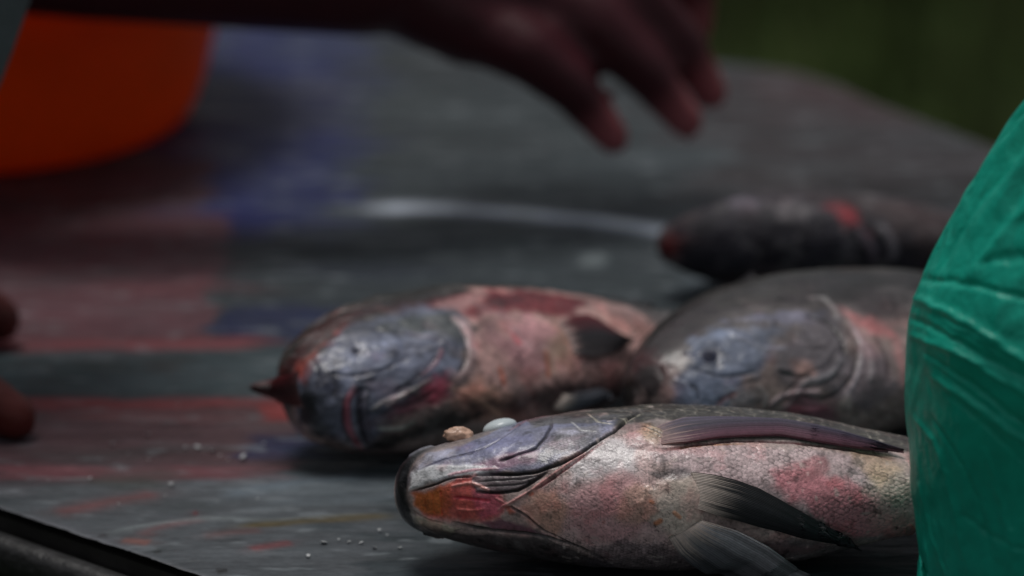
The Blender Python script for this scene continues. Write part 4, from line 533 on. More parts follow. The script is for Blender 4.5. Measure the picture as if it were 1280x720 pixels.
M_BAG = mat('thin_green_plastic', attr=True, rough=.33, spec=.5, noise_col=[(30, .12, None), (180, .08, None)], bump=[(70, .003, (1, 1, .6)), (260, .0008, (1, 1, .5))], trans=.25)
M_BASIN = mat('orange_plastic', (.80, .15, .008), rough=.45, spec=.2, noise_col=[(12, .12, None)], trans=.3)
M_SKIN = mat('dark_brown_skin', attr=True, rough=.45, spec=.4, bump=[(260, .0006, None)], noise_col=[(60, .15, None)])
M_SHIRT = mat('pale_grey_cloth', (.16, .19, .20), rough=.9, spec=.2, bump=[(40, .006, None), (900, .0005, None)])
M_DARKCLOTH = mat('dark_cloth', (.012, .011, .012), rough=.9, spec=.2, bump=[(40, .006, None)])
M_HAIR = mat('black_hair', (.01, .009, .008), rough=.7, bump=[(600, .003, None)])
M_GRASS = mat('grass_ground', (.036, .056, .014), rough=.95, spec=.1, noise_col=[(3, .35, None), (14, .3, None)], bump=[(30, .03, None)])
M_BLADE = mat('grass_blade', attr=True, rough=.7, spec=.2)
M_DULL = mat('dull_eye', attr=True, rough=.6, spec=.15)
M_SCALE = mat('loose_scale', (.6, .62, .63), rough=.25, spec=.6)

# ---------------------------------------------------------------- relief and colour laid on a grid surface
def at_ab(P, ab):
    nu, nv = P.shape[:2]
    a = np.array(ab, float)/1e4; u = a[:, 0]*(nu-1); v = a[:, 1]*(nv-1)
    i = np.clip(u.astype(int), 0, nu-2); j = np.clip(v.astype(int), 0, nv-2); fu = (u-i)[:, None]; fv = (v-j)[:, None]
    return (P[i, j]*(1-fu)+P[i+1, j]*fu)*(1-fv)+(P[i, j+1]*(1-fu)+P[i+1, j+1]*fu)*fv, a
def seg_dist(V, A):
    best = np.full(len(V), 1e9); tt = np.zeros(len(V))
    if len(A) == 1: return np.linalg.norm(V-A[0], axis=1), tt
    n = len(A)-1
    for k in range(n):
        d = A[k+1]-A[k]; L = d@d+1e-14; t = np.clip(((V-A[k])@d)/L, 0, 1)
        r = np.linalg.norm(V-A[k]-t[:, None]*d, axis=1); m = r < best
        best[m] = r[m]; tt[m] = (k+t[m])/n
    return best, tt
def relief(P, N, feats, col, disp, wob=.0012, seed=0):
    nu, nv = P.shape[:2]; V = P.reshape(-1, 3)
    AA, BB = np.meshgrid(np.arange(nu)/(nu-1), np.arange(nv)/(nv-1), indexing='ij'); AA = AA.ravel(); BB = BB.ravel()
    w1 = (fbm(V*220+seed, 3)-.5)*.8+(fbm(V*70+seed+9, 2)-.5)*.8; soft = 1 if nu > 500 else 2.0
    for kind, ab, w, d, c, al in feats:
        pts, a = at_ab(P, ab); w = w*.001
        if kind == 's':
            lo = pts.min(0)-w*3; hi = pts.max(0)+w*3
            m = np.nonzero(((V > lo) & (V < hi)).all(1))[0]
            if not len(m): continue
            r, t = seg_dist(V[m], pts)
            r = r+w1[m]*w*.5
            tap = np.clip(np.minimum(t, 1-t)*7, 0, 1)**.5 if len(pts) > 3 else 1
            f = np.exp(-(r/(w*.62))**2)*tap
            disp[m] += f*d*.001
            if c is not None:
                f2 = sstep(1.15, .45, r/w)*tap*al
                col[m] = col[m]*(1-f2[:, None])+lin(*c)*f2[:, None]
        else:
            poly = a; m = np.nonzero((AA > poly[:, 0].min()-.05) & (AA < poly[:, 0].max()+.05) & (BB > poly[:, 1].min()-.05) & (BB < poly[:, 1].max()+.05))[0]
            if not len(m): continue
            x = AA[m]; y = BB[m]; ins = np.zeros(len(m), bool); n = len(poly)
            for k in range(n):
                x1, y1 = poly[k]; x2, y2 = poly[(k+1) % n]
                if y1 == y2: continue
                ins ^= ((y1 > y) != (y2 > y)) & (x < (x2-x1)*(y-y1)/(y2-y1)+x1)
            r, t = seg_dist(V[m], np.vstack([pts, pts[:1]]))
            sd_ = np.where(ins, r, -r)+w1[m]*w*2.2*soft
            f = sstep(-w*.5*soft, w*.8*soft, sd_)
            disp[m] += f*d*.001
            if c is not None:
                f = f*al; col[m] = col[m]*(1-f[:, None])+lin(*c)*f[:, None]

def hash2(i, j, k=0):
    v = np.sin(i*127.1+j*311.7+k*74.7)*43758.5453; return v-np.floor(v)
def scale_pattern(X, A, pitch):
    """overlapping round scales in the chart X (along, mm) by A (around, mm): height, rim mask, tone of each scale"""
    px = pitch*.80; py = pitch*.92
    best = np.full(X.shape, 1e9); H = np.zeros(X.shape); R = np.zeros(X.shape); T_ = np.ones(X.shape)*.5
    i0 = np.floor(X/px).astype(int)
    for di in (-2, -1, 0, 1):
        i = i0+di; off = (i & 1)*.5
        for dj in (-.5, .5):
            j = np.floor(A/py-off)+(dj+.5)
            cx = (i+(hash2(i, j)-.5)*.22)*px; cy = (j+off+(hash2(i, j, 1)-.5)*.2)*py
            dx = (X-cx); dy = (A-cy); r = np.sqrt((dx*.95)**2+(dy*1.08)**2)/(pitch*(.62+.2*hash2(i, j, 2)))
            m = (r < 1) & (cx < best)
            best = np.where(m, cx, best); H = np.where(m, 1-r*r+.5*dx/pitch, H); R = np.where(m, sstep(.62, 1.0, r), R); T_ = np.where(m, hash2(i, j, 3), T_)
    return H, R, T_

def make_fish(name, label, group, root_name='fish'):
    pz = POSE[name]; g = dict(pz['g'])
    P, X, TH = fish_grid(**g); nu, nv = P.shape[:2]
    N = grid_normals(P); c0 = P.mean(axis=1, keepdims=True)
    if ((P-c0)*N).sum() < 0: N = -N
    V = P.reshape(-1, 3); Nn = N.reshape(-1, 3); X = X.ravel(); TH = TH.ravel()
    L = X.max(); sc = g['scale']
    # base skin: dark back, grey flanks, pale belly
    d = np.cos(TH); seed = len(name)*3.1
    n1 = fbm(V*60+seed, 4); n2 = fbm(V*260+seed, 3)
    back = lin(58, 56, 54); flank = lin(96, 90, 90); belly = lin(140, 122, 118)
    t = sstep(-.15, .75, d+(n1-.5)*.7)[:, None]; u = sstep(.1, -.7, d+(n1-.5)*.6)[:, None]
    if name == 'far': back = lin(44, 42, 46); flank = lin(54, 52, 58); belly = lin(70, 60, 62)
    col = flank*(1-t)+back*t; col = col*(1-u)+belly*u
    disp = (n1-.5)*.0014*sstep(6, 30, X)+(n2-.5)*.0003
    relief(P, N, FEAT[name], col, disp, seed=seed)
    if name == 'front':
        gx = sstep(2, 8, X)*sstep(40, 30, X)*sstep(-.55, -.9, d); disp += gx*.0004*(fbm(V*np.array([420, 120, 120]), 3)-.5)*2
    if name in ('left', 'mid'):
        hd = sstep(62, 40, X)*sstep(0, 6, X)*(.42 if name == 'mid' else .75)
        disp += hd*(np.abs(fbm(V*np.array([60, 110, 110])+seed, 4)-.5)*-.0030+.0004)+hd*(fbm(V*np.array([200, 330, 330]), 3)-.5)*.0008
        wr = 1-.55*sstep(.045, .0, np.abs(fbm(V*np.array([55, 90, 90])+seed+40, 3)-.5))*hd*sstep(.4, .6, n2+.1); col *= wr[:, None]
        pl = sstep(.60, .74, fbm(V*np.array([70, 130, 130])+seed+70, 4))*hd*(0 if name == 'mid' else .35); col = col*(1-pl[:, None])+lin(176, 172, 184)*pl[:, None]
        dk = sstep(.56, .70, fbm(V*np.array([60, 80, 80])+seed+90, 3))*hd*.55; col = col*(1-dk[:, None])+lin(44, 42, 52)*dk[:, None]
    # head covers are smooth, the body carries scales
    head_end = {'front': 52, 'left': 52, 'mid': 62, 'far': 48}[name]*sc
    hx = X-6*np.cos(TH-.3)*0
    body = sstep(head_end, head_end+14, hx+(n1-.5)*16+np.where(name == 'front', 8*np.clip(-d, 0, 1), 0))
    arc = np.linalg.norm(np.diff(P, axis=1), axis=2); arc = np.concatenate([np.zeros((nu, 1)), np.cumsum(arc, axis=1)], 1)
    arc = (arc-arc[:, [int(nv*.75)]])*1000
    ref = np.interp(X, [0, 90, 160, 232], [1, 1, .8, .6])
    arcn = arc.ravel()/np.repeat((arc[:, -1]-arc[:, 0])/(arc[:, -1]-arc[:, 0]).max()+1e-6, nv)*.5+arc.ravel()*.5
    pitch = (2.15 if name == 'front' else 3.6)
    wq = (fbm(V*90+5, 2)-.5)*2.2; wq2 = (fbm(V*70+25, 2)-.5)*2.2
    H, Rm, Ts = scale_pattern(X+wq, arcn+wq2, pitch)
    vis = body*(.05+1.1*sstep(.42, .66, fbm(V*75+61, 4)))
    disp += (H-.5)*.00014*vis
    k = 1+vis*((H-.4)*.35-Rm*.32+(Ts-.5)*.6)
    if name == 'front':   # small breast scales under the throat
        H2, R2, T2 = scale_pattern(X+wq*.6+.7, arcn+wq2*.5, 1.45)
        bm_ = sstep(40, 52, X)*sstep(100, 84, X)*sstep(-.1, -.5, d)
        k = k*(1-bm_)+bm_*(1+(H2-.5)*.35-R2*.45+(T2-.5)*.55); disp += (H2-.5)*.00006*bm_
        fl = sstep(.80, .95, vnoise(V*700))*body*.5; col = col*(1-fl[:, None])+lin(60, 44, 44)*fl[:, None]
        fl = sstep(.78, .95, vnoise(V*450+9))*body*.4; col = col*(1-fl[:, None])+lin(190, 176, 170)*fl[:, None]
    if name == 'front':   # coarse dark scales with pale rims along the upper flank
        H3, R3, T3 = scale_pattern(X+wq, arcn+wq2, 4.6)
        up = sstep(-.28, -.05, d+(n1-.5)*.3)*sstep(58, 80, X)
        rim = R3*(.35+.9*T3)*sstep(.3, .6, n2)
        k = k*(1-up)+up*(.75+.35*T3)
        col = col*(1-(rim*up*.55)[:, None])+lin(128, 122, 112)*(rim*up*.55)[:, None]; disp += (H3-.5)*.00022*up
    col *= np.clip(k, .3, 2)[:, None]
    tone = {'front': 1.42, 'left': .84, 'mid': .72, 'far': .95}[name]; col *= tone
    if name in ('left', 'mid'): q = 1+(fbm(V*95+3, 4)-.5)*1.3; col *= q[:, None]
    mot = 1+(fbm(V*190+3, 4)-.5)*1.0-.45*sstep(.60, .72, fbm(V*330+21, 3))*(name == 'front')+(fbm(V*45+13, 3)-.5)*.5; col *= mot[:, None]
    # blood tint and mottling
    n3 = fbm(V*110+31+seed, 4)
    bt = sstep(.56, .72, n3)[:, None]*.30
    col = col*(1-bt)+col*np.array([1.35, .72, .75])*bt
    wt = sstep(.60, .75, fbm(V*150+77, 3))[:, None]*(.25 if name != 'mid' else .05); col = col*(1-wt)+(col*.5+lin(150, 146, 146)*.5)*wt
    V2 = V+Nn*disp[:, None]
    # close the seam and both ends exactly
    G = V2.reshape(nu, nv, 3); G[:, 0] = G[:, -1] = (G[:, 0]+G[:, -1])/2; G[0, :] = G[0].mean(0)
    G = np.concatenate([G, np.repeat(G[-1:].mean(axis=1, keepdims=True), nv, axis=1)], 0)
    C3 = col.reshape(nu, nv, 3); C3[:, 0] = C3[:, -1]; C3 = np.concatenate([C3, C3[-1:]], 0)
    col = np.maximum(hclamp(C3.reshape(-1, 3)), .002)
    root = empty(root_name, pz['loc'])
    R = rot(pz['yaw'], pz['roll'], pz['pitch']); root.rotation_euler = Matrix(R.tolist()).to_euler()
    tag(root, label, 'fish', group)
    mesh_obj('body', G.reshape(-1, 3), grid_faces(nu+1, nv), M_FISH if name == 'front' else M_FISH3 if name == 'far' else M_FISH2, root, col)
    rs = np.random.RandomState(len(name))
    for fname, up, lo, rays, cols in FINS[name]:
        U = np.array(up)*.001; Lo = np.array(lo)*.001; m = rays*12+1; n = 60
        tk = np.linspace(0, 1, n); ks = np.linspace(0, 1, len(U))
        E1 = np.stack([np.interp(tk, ks, U[:, q]) for q in range(3)], 1); E2 = np.stack([np.interp(tk, ks, Lo[:, q]) for q in range(3)], 1)
        s = np.linspace(0, 1, m)
        idx = tk[:, None]*(1-(.13*np.abs(np.sin(s*math.pi*rays*.5+1))+.05*rs.rand(m))*(tk[:, None]**3))
        def ev(E): return np.stack([np.interp(idx, tk, E[:, q]) for q in range(3)], -1)
        F3 = ev(E1)*(1-s)[None, :, None]+ev(E2)*s[None, :, None]
        nn = grid_normals(F3); 
        if (nn[..., 2].mean()*(-1) + nn[..., 1].mean()*(-1)) < 0: nn = -nn
        split = 1+tk[:, None]*1.0
        ph = s[None, :]*rays*math.pi*2
        ray = np.cos(ph*2)*.5+.5; ray2 = np.cos(ph*3)*.5+.5
        rr = ray*(1-tk[:, None]*.6)+ray2*tk[:, None]*.6
        bow = np.sin(s*math.pi)[None, :]*np.sin(tk*math.pi*.8)[:, None]*.0016
        sink = -.0022*np.exp(-tk*16)[:, None]-.0003*np.exp(-np.minimum(s, 1-s)*9)[None, :]
        top = F3+nn*(rr*.00014+bow+sink+.0003)[..., None]; bot = F3+nn*(bow+sink-.0003)[..., None]
        cc = np.array([lin(*c) for c in cols]); base = np.stack([np.interp(s, [0, .5, 1], cc[:, q]) for q in range(3)], 1)
        rv = .65+.7*rs.rand(m)[None, :]; cc3 = base[None]*((.75+.4*rr)*(rv*.6+.4)*(.6+.8*np.interp(s, np.linspace(0, 1, 14), rs.rand(14)))[None, :])[..., None]
        rt = {'pelvic_fin': (196, 180, 170), 'pectoral_fin': (150, 124, 120), 'dorsal_fin': (60, 26, 30)}[fname]
        f = sstep(.24 if fname == 'pelvic_fin' else .13, .02, tk[:, None]+(rs.rand(m)[None, :]-.5)*.12+(np.repeat(rs.rand(m//5+1), 5)[:m][None, :]-.5)*.14)[..., None]*.9
        cc3 = cc3*(1-f)+lin(*rt)*f
        VV = np.concatenate([top.reshape(-1, 3), bot.reshape(-1, 3)]); f = grid_faces(n, m); K = n*m
        rim = np.concatenate([np.arange(m), np.arange(1, n)*m+m-1, (n-1)*m+np.arange(m-2, -1, -1), np.arange(n-2, 0, -1)*m])
        r2 = np.roll(rim, -1); side = np.stack([rim, r2, r2+K, rim+K], 1)
        mesh_obj(fname, VV, np.concatenate([f, f[:, ::-1]+K, side]), M_FIN, root, np.concatenate([cc3.reshape(-1, 3)]*2))
    # tail fin and folded dorsal and anal fins, mostly hidden
    tl = G[-2].mean(0)
    def sheetfin(fname, ptsA, ptsB, c, rays):
        A = np.array(ptsA); B = np.array(ptsB); n = 24; m = rays*6+1; s = np.linspace(0, 1, m); ks = np.linspace(0, 1, len(A))
        E1 = np.stack([np.interp(s, ks, A[:, q]) for q in range(3)], 1); E2 = np.stack([np.interp(s, ks, B[:, q]) for q in range(3)], 1)
        t = np.linspace(0, 1, n)[:, None, None]; F3 = E1[None]*(1-t)+E2[None]*t
        ray = (np.cos(s*rays*2*math.pi)*.5+.5)[None, :]*np.ones((n, 1)); th = .0003+.0006*ray
        nrm = grid_normals(F3); top = F3+nrm*th[..., None]; bot = F3-nrm*th[..., None]
        VV = np.concatenate([top.reshape(-1, 3), bot.reshape(-1, 3)]); f = grid_faces(n, m); K = n*m
        rim = np.concatenate([np.arange(m), np.arange(1, n)*m+m-1, (n-1)*m+np.arange(m-2, -1, -1), np.arange(n-2, 0, -1)*m]); r2 = np.roll(rim, -1)
        cc = lin(*c)[None, None]*(.6+.7*ray)[..., None]
        mesh_obj(fname, VV, np.concatenate([f, f[:, ::-1]+K, np.stack([rim, r2, r2+K, rim+K], 1)]), M_FIN, root, np.concatenate([cc.reshape(-1, 3)]*2))
    h = G[-2, :, 2]; x0 = G[-2, 0, 0]-.004; y0 = tl[1]
    zz = np.linspace(h.min(), h.max(), 7)
    sheetfin('tail_fin', [(x0, y0, z) for z in zz], [(x0+.045*sc-.006*math.cos((z-zz.mean())*100), y0+.002, zz.mean()+(z-zz.mean())*2.6) for z in zz], (60, 56, 60), 14)
    xs = G[:nu, 0, 0]; 
    def edge(jf, a0, a1, q=8):
        j = int(nv*jf); ii = np.linspace(int(nu*a0), int(nu*a1), q).astype(int); return [G[i, j] for i in ii]
    dr = edge(.25, .42, .86); sheetfin('dorsal_fin' , [p-Vector((0, 0, .002)) if False else (p[0], p[1], p[2]-.003) for p in dr], [(p[0]+.012, p[1]+.002, p[2]+.0022) for k, p in enumerate(dr)], (52, 48, 50), 16)
    an = edge(.75, .80, .90)
    if name != 'front': sheetfin('anal_fin', [(p[0], p[1], p[2]+.002) for p in an], [(p[0]+.012, p[1]+.003, p[2]-.003) for p in an], (70, 64, 68), 8)
    # eye
    (ex, ey, ez), (mx, my, mz), er, ec = EYES[name]
    k = 25; a = np.linspace(0, math.pi, k); b = np.linspace(0, 2*math.pi, 33)
    Aa, Bb = np.meshgrid(a, b, indexing='ij'); zv = np.array([mx, my, mz]); zv /= np.linalg.norm(zv); xv = np.cross([0, 1, .1], zv); xv /= np.linalg.norm(xv); yv = np.cross(zv, xv)
    sph = (np.sin(Aa)*np.cos(Bb))[..., None]*xv+(np.sin(Aa)*np.sin(Bb))[..., None]*yv+(np.cos(Aa)*(.5 if name == 'front' else .35))[..., None]*zv
    ctr = np.array([ex, ey, ez])*.001-zv*er*(.00004 if name == 'front' else .00022)
    iris = lin(*ec)[None, None]*np.ones((k, 33, 1)); 
    if name != 'front': iris = iris*(.6+.6*sstep(.3, 1.1, Aa))[..., None]
    mesh_obj('eye', (ctr+sph*er*.001*.86).reshape(-1, 3), grid_faces(k, 33), M_EYE if name == 'front' else M_DULL, root, iris.reshape(-1, 3))
    return root

# ---------------------------------------------------------------- the ground
def ground():
    n = 90; x = np.linspace(-1, 1, n); x = np.sign(x)*np.abs(x)**2.2*60
    X, Y = np.meshgrid(x, x+10, indexing='ij'); Z = -.75+.05*(fbm(np.stack([X, Y, X*0], 2).reshape(-1, 3)*.35+9, 3).reshape(X.shape)-.5)
    o = mesh_obj('ground', np.stack([X, Y, Z], 2).reshape(-1, 3), grid_faces(n, n)[:, ::-1], M_GRASS); tag(o, kind='structure')
    rs = np.random.RandomState(3); k = 26000
    px = rs.uniform(-.5, 1.5, k); py = rs.uniform(.9, 5.5, k); cl = fbm(np.stack([px, py, px*0], 1)*2.2, 2); keep = rs.rand(k) < sstep(.3, .6, cl)+.25
    px, py, cl = px[keep], py[keep], cl[keep]; k = len(px)
    h = rs.uniform(.03, .09, k); a = rs.uniform(0, 6.28, k); w = .003; lean = rs.uniform(.01, .05, k)
    z = np.full(k, -.765)
    b0 = np.stack([px-np.cos(a)*w, py-np.sin(a)*w, z], 1); b1 = np.stack([px+np.cos(a)*w, py+np.sin(a)*w, z], 1)
    tp = np.stack([px-np.sin(a)*lean, py+np.cos(a)*lean, z+h], 1); mid = (b0+b1)/2*.45+tp*.55+np.array([0, 0, .006])
    m0 = mid-(b1-b0)*.35; m1 = mid+(b1-b0)*.35
    V = np.stack([b0, b1, m1, m0, tp, tp], 1).reshape(-1, 3); i = np.arange(k)*6
    F = np.concatenate([np.stack([i, i+1, i+2, i+3], 1), np.stack([i+3, i+2, i+4, i+5], 1)])
    V = V.reshape(k, 6, 3); V[:, 5] += (m1-m0)*.05; V = V.reshape(-1, 3)
    c = np.array([.040, .062, .015])*rs.uniform(.6, 1.4, (k, 1))*np.where(cl[:, None] > .55, 1.15, .8); dry = rs.rand(k) < .12; c[dry] = (.08, .06, .03)
    o = mesh_obj('grass', V, F, M_BLADE, None, np.repeat(c, 6, 0)); tag(o, 'short dark green grass growing beyond the table', 'grass', kind='stuff')
ground()

# ---------------------------------------------------------------- table: board, edging, added shade board and legs
A0 = np.array([-.171, -.232]); A1 = np.array([-.101, -.294])
dv = (A1-A0)/np.linalg.norm(A1-A0)
TABLE = [A0-dv*.42, A1+dv*.36]
TABLE += [np.array(p) for p in [(.30, -.62), (.47, -.40), (.40, -.10), (.30, .045), (.235, .115), (.185, .190), (.150, .240), (.135, .268), (.118, .287), (.098, .297), (.07, .305), (-.02, .36), (-.12, .43), (-.35, .46), (-.62, .42), (-.66, .20)]]
TABLE = np.array(TABLE)
def prism(name, poly, z0, z1, m, parent, inset=0):
    c = poly.mean(0); q = c+(poly-c)*(1-inset); bm = bmesh.new()
    lo = [bm.verts.new((p[0], p[1], z0)) for p in q]; hi = [bm.verts.new((p[0], p[1], z1)) for p in q]; n = len(q)
    bm.faces.new(hi); bm.faces.new(lo[::-1])
    for i in range(n): bm.faces.new([lo[i], lo[(i+1) % n], hi[(i+1) % n], hi[i]])
    bmesh.ops.recalc_face_normals(bm, faces=bm.faces)
    return bm_obj(name, bm, m, parent)
tb = empty('table', (0, 0, -.75)); tag(tb, 'dark weathered table under the fish with a black rubber edge', 'table')
def tz(o): o.location = (0, 0, .75); return o
tz(prism('tabletop', TABLE, -.022, -.0035, M_WOOD, tb, .004))
tz(prism('shade_board', TABLE, -.16, -.0225, M_WOOD, tb, .07))  # dark board added to stand in for the shade beneath the tabletop
def edging():
    n = len(TABLE); c = TABLE.mean(0)
    d = np.linalg.norm(np.diff(np.vstack([TABLE, TABLE[:1]]), axis=0), axis=1); s = np.r_[0, np.cumsum(d)]; t = np.linspace(0, s[-1], 700)[:-1]
    Q = np.vstack([TABLE, TABLE[:1]]); q = np.stack([np.interp(t, s, Q[:, 0]), np.interp(t, s, Q[:, 1])], 1)
    tg = np.roll(q, -1, 0)-np.roll(q, 1, 0); tg /= np.linalg.norm(tg, axis=1, keepdims=True); nr = np.stack([tg[:, 1], -tg[:, 0]], 1)
    nr *= np.sign(((q-c)*nr).sum(1))[:, None]
    prof = [(0, -.0125), (.0008, -.0085), (.003, -.0068), (.0075, -.0075), (.0095, -.0100), (.0095, -.017), (.008, -.0205), (0, -.0215)]
    wv = (fbm(np.stack([t*40, t*0, t*0], 1), 3)-.5)
    P = np.stack([np.stack([q[:, 0]+nr[:, 0]*(a+wv*.0016), q[:, 1]+nr[:, 1]*(a+wv*.0016), np.full(len(q), z)+wv*.0014], 1) for a, z in prof], 1)
    P = np.concatenate([P, P[:1]], 0); tz(mesh_obj('edging', P.reshape(-1, 3), grid_faces(P.shape[0], P.shape[1]), M_RIM, tb))
edging()
for p in [(-.55, .2), (.12, -.5), (.30, -.25), (.02, .2)]:
    bm = bmesh.new(); bmesh.ops.create_cube(bm, size=1); bmesh.ops.scale(bm, vec=(.045, .045, .588), verts=bm.verts); bmesh.ops.bevel(bm, geom=bm.edges[:], offset=.004, segments=2, affect='EDGES')
    o = bm_obj('leg', bm, M_WOOD, tb); o.location = (p[0], p[1], .588/2-.002)

# ---------------------------------------------------------------- printed plastic sheet over the table
def inside(poly, x, y):
    ins = np.zeros(x.shape, bool)
    for k in range(len(poly)):
        x1, y1 = poly[k]; x2, y2 = poly[(k+1) % len(poly)]
        if y1 == y2: continue
        ins ^= ((y1 > y) != (y2 > y)) & (x < (x2-x1)*(y-y1)/(y2-y1)+x1)
    return ins
def sheet():
    xs = np.concatenate([np.linspace(-.66, -.24, 150)[:-1], np.linspace(-.24, .24, 620), np.linspace(.24, .48, 90)[1:]])
    ys = np.concatenate([np.linspace(-.72, -.31, 160)[:-1], np.linspace(-.31, -.15, 330), np.linspace(-.15, .47, 400)[1:]])
    X, Y = np.meshgrid(xs, ys, indexing='ij'); sh = X.shape; V = np.stack([X, Y, X*0], 2).reshape(-1, 3); x, y = V[:, 0], V[:, 1]
    ins = inside(TABLE, x, y); r, _ = seg_dist(V[:, :2], np.vstack([TABLE, TABLE[:1]])); sd_ = np.where(ins, r, -r)
    col = np.tile(lin(52, 58, 61), (len(V), 1))
    st = fbm(V*np.array([28, 160, 1])+3, 4)-.5; st2 = fbm(V*np.array([60, 420, 1])+13, 3)-.5
    for x0, x1, y0, y1, sx, sy, c, al in SHEET:
        wx = st*sx*7+st2*sx*2; wy = st2*sy*2.5
        f = sstep(x0-sx, x0+sx, x+wx)*sstep(x1+sx, x1-sx, x+wx)*sstep(y0-sy, y0+sy, y+wy)*sstep(y1+sy, y1-sy, y+wy)*al
        f = f*(1-.25*sstep(.0, .25, st2))
        col = col*(1-f[:, None])+lin(*c)*f[:, None]
    h = np.zeros(len(V))
    for pts, c, al, hh in SHEET_LINES:
        p = np.array(pts); w = p[:, 2].mean(); m = np.nonzero((x > p[:, 0].min()-w*3) & (x < p[:, 0].max()+w*3) & (y > p[:, 1].min()-w*3) & (y < p[:, 1].max()+w*3))[0]
        if not len(m): continue
        r2, t = seg_dist(V[m][:, :2], p[:, :2]); r2 = r2+st2[m]*w*1.2; f = np.exp(-(r2/w)**2)*np.clip(np.minimum(t, 1-t)*8, 0.15, 1)*(.7+.6*st[m]+.3)
        h[m] += f*hh*.001; f = np.clip(f*al, 0, 1)[:, None]; col[m] = col[m]*(1-f)+lin(*c)*f
    wn_ = sstep(.50, .66, fbm(V*np.array([34, 70, 1])+90, 4))*.45; col = col*(1-wn_[:, None])+(col*.55+lin(66, 74, 76)*.45)*wn_[:, None]
    scr = sstep(.030, .0, np.abs(fbm(V*np.array([18, 130, 1])+60, 3)-.5))*sstep(.5, .65, fbm(V*30+5, 2)); col = col*(1-.35*scr[:, None])
    g = 1+.36*st+.42*st2+(fbm(V*np.array([300, 700, 1]), 2)-.5)*.35
    pale = sstep(.63, .8, fbm(V*np.array([90, 260, 1])+50, 3))*.35; col = col*(1-pale[:, None])+lin(110, 116, 120)*pale[:, None]
    col = col*g[:, None]
    z = .0004+(fbm(V*np.array([9, 30, 1])+7, 3)-.45)*.0028+st*.0010+st2*.0004+h
    z = np.maximum(z, -.001)
    ec = sstep(.0022, .0006, np.abs(sd_-.0004))*.18; col = col*(1-ec[:, None])+lin(120, 118, 122)*ec[:, None]; edge = sstep(.010, 0, sd_); z = z*(1-edge)-edge*.0006+.0006*edge
    drop = np.clip(-sd_, 0, .05); z = z-drop*1.2
    Z = z; V[:, 2] = Z
    # the cut edge of the sheet: outside vertices are drawn onto the table's outline
    near = np.nonzero((sd_ < 0) & (sd_ > -.006) & (y <= .05))[0]; best = np.full(len(near), 1e9); tgt = V[near, :2].copy()
    T2 = np.vstack([TABLE, TABLE[:1]])
    for k in range(len(TABLE)):
        d_ = T2[k+1]-T2[k]; t_ = np.clip(((V[near, :2]-T2[k])@d_)/(d_@d_), 0, 1); q_ = T2[k]+t_[:, None]*d_; r_ = np.linalg.norm(V[near, :2]-q_, axis=1); b_ = r_ < best
        best[b_] = r_[b_]; tgt[b_] = q_[b_]
    wob = (fbm(np.stack([tgt[:, 0]*120, tgt[:, 1]*120, tgt[:, 0]*0], 1), 3)-.5)[:, None]*.0016
    V[near, :2] = tgt+wob; V[near, 2] = .0003
    n, m = sh; F = grid_faces(n, m)[:, ::-1]
    far = (y > .05)
    keepv = (sd_ > -.0052) | (far & (sd_ > -.028)); keep = keepv[F].all(1); F = F[keep]
    used = np.unique(F); mp = -np.ones(len(V), int); mp[used] = np.arange(len(used))
    o = mesh_obj('plastic_sheet', V[used], mp[F], M_SHEET, None, np.clip(col*1.15, .003, .9)[used])
    tag(o, 'wet grey plastic sheet with red and blue printed stripes covering the table', 'sheet')
sheet()
for k, (x, y) in enumerate(SPECKS):
    r = random.Random(k); s = r.uniform(.0003, .0009)*(1.35 if k % 5 == 0 else 1)
    bm = bmesh.new(); bmesh.ops.create_uvsphere(bm, u_segments=10, v_segments=6, radius=1); bmesh.ops.scale(bm, vec=(s, s*r.uniform(.6, 1.3), s*.18), verts=bm.verts)
    for v in bm.verts: v.co.z += .4*abs(v.co.x)
    o = bm_obj('fish_scale', bm, M_SCALE, None, True); o.location = (x, y, .0016); o.rotation_euler = (r.uniform(-.3, .3), r.uniform(-.3, .3), r.uniform(0, 6))
    tag(o, 'tiny loose pale fish scale stuck on the plastic sheet', 'fish scale', 'loose fish scales on the plastic sheet')

# ---------------------------------------------------------------- the four fish
make_fish('front', 'nearest fish, belly towards us, red throat and purple side fin, against the green bag', 'dead fish lying on the table')
make_fish('left', 'fish with blue grey head and small red mouth slit, left behind the nearest fish', 'dead fish lying on the table')
make_fish('mid', 'fish with grey blue gill cover and dark eye, right behind the nearest fish', 'dead fish lying on the table')
make_fish('far', 'blurred almost black fish lying alone farthest back by the bag', 'dead fish lying on the table')

def blob(name, V0, r, c, label, cat, seed):
    bm = bmesh.new(); bmesh.ops.create_icosphere(bm, subdivisions=4, radius=1); co = np.array([v.co[:] for v in bm.verts])
    n = fbm(co*1.6+seed, 3)-.5; co = co*(1+n[:, None]*.9)*np.array(r)
    for v, q in zip(bm.verts, co): v.co = q
    o = bm_obj(name, bm, mat(name+'_surface', tuple(lin(*c)), rough=.3, spec=.5, noise_col=[(300, .25, None)]), None, True); o.location = V0; tag(o, label, cat); return o

blob('flesh_scrap', SCRAP, (.0048, .0035, .0026), (172, 140, 122), 'small tan scrap of flesh lying on the head of the nearest fish', 'fish scrap', 3)
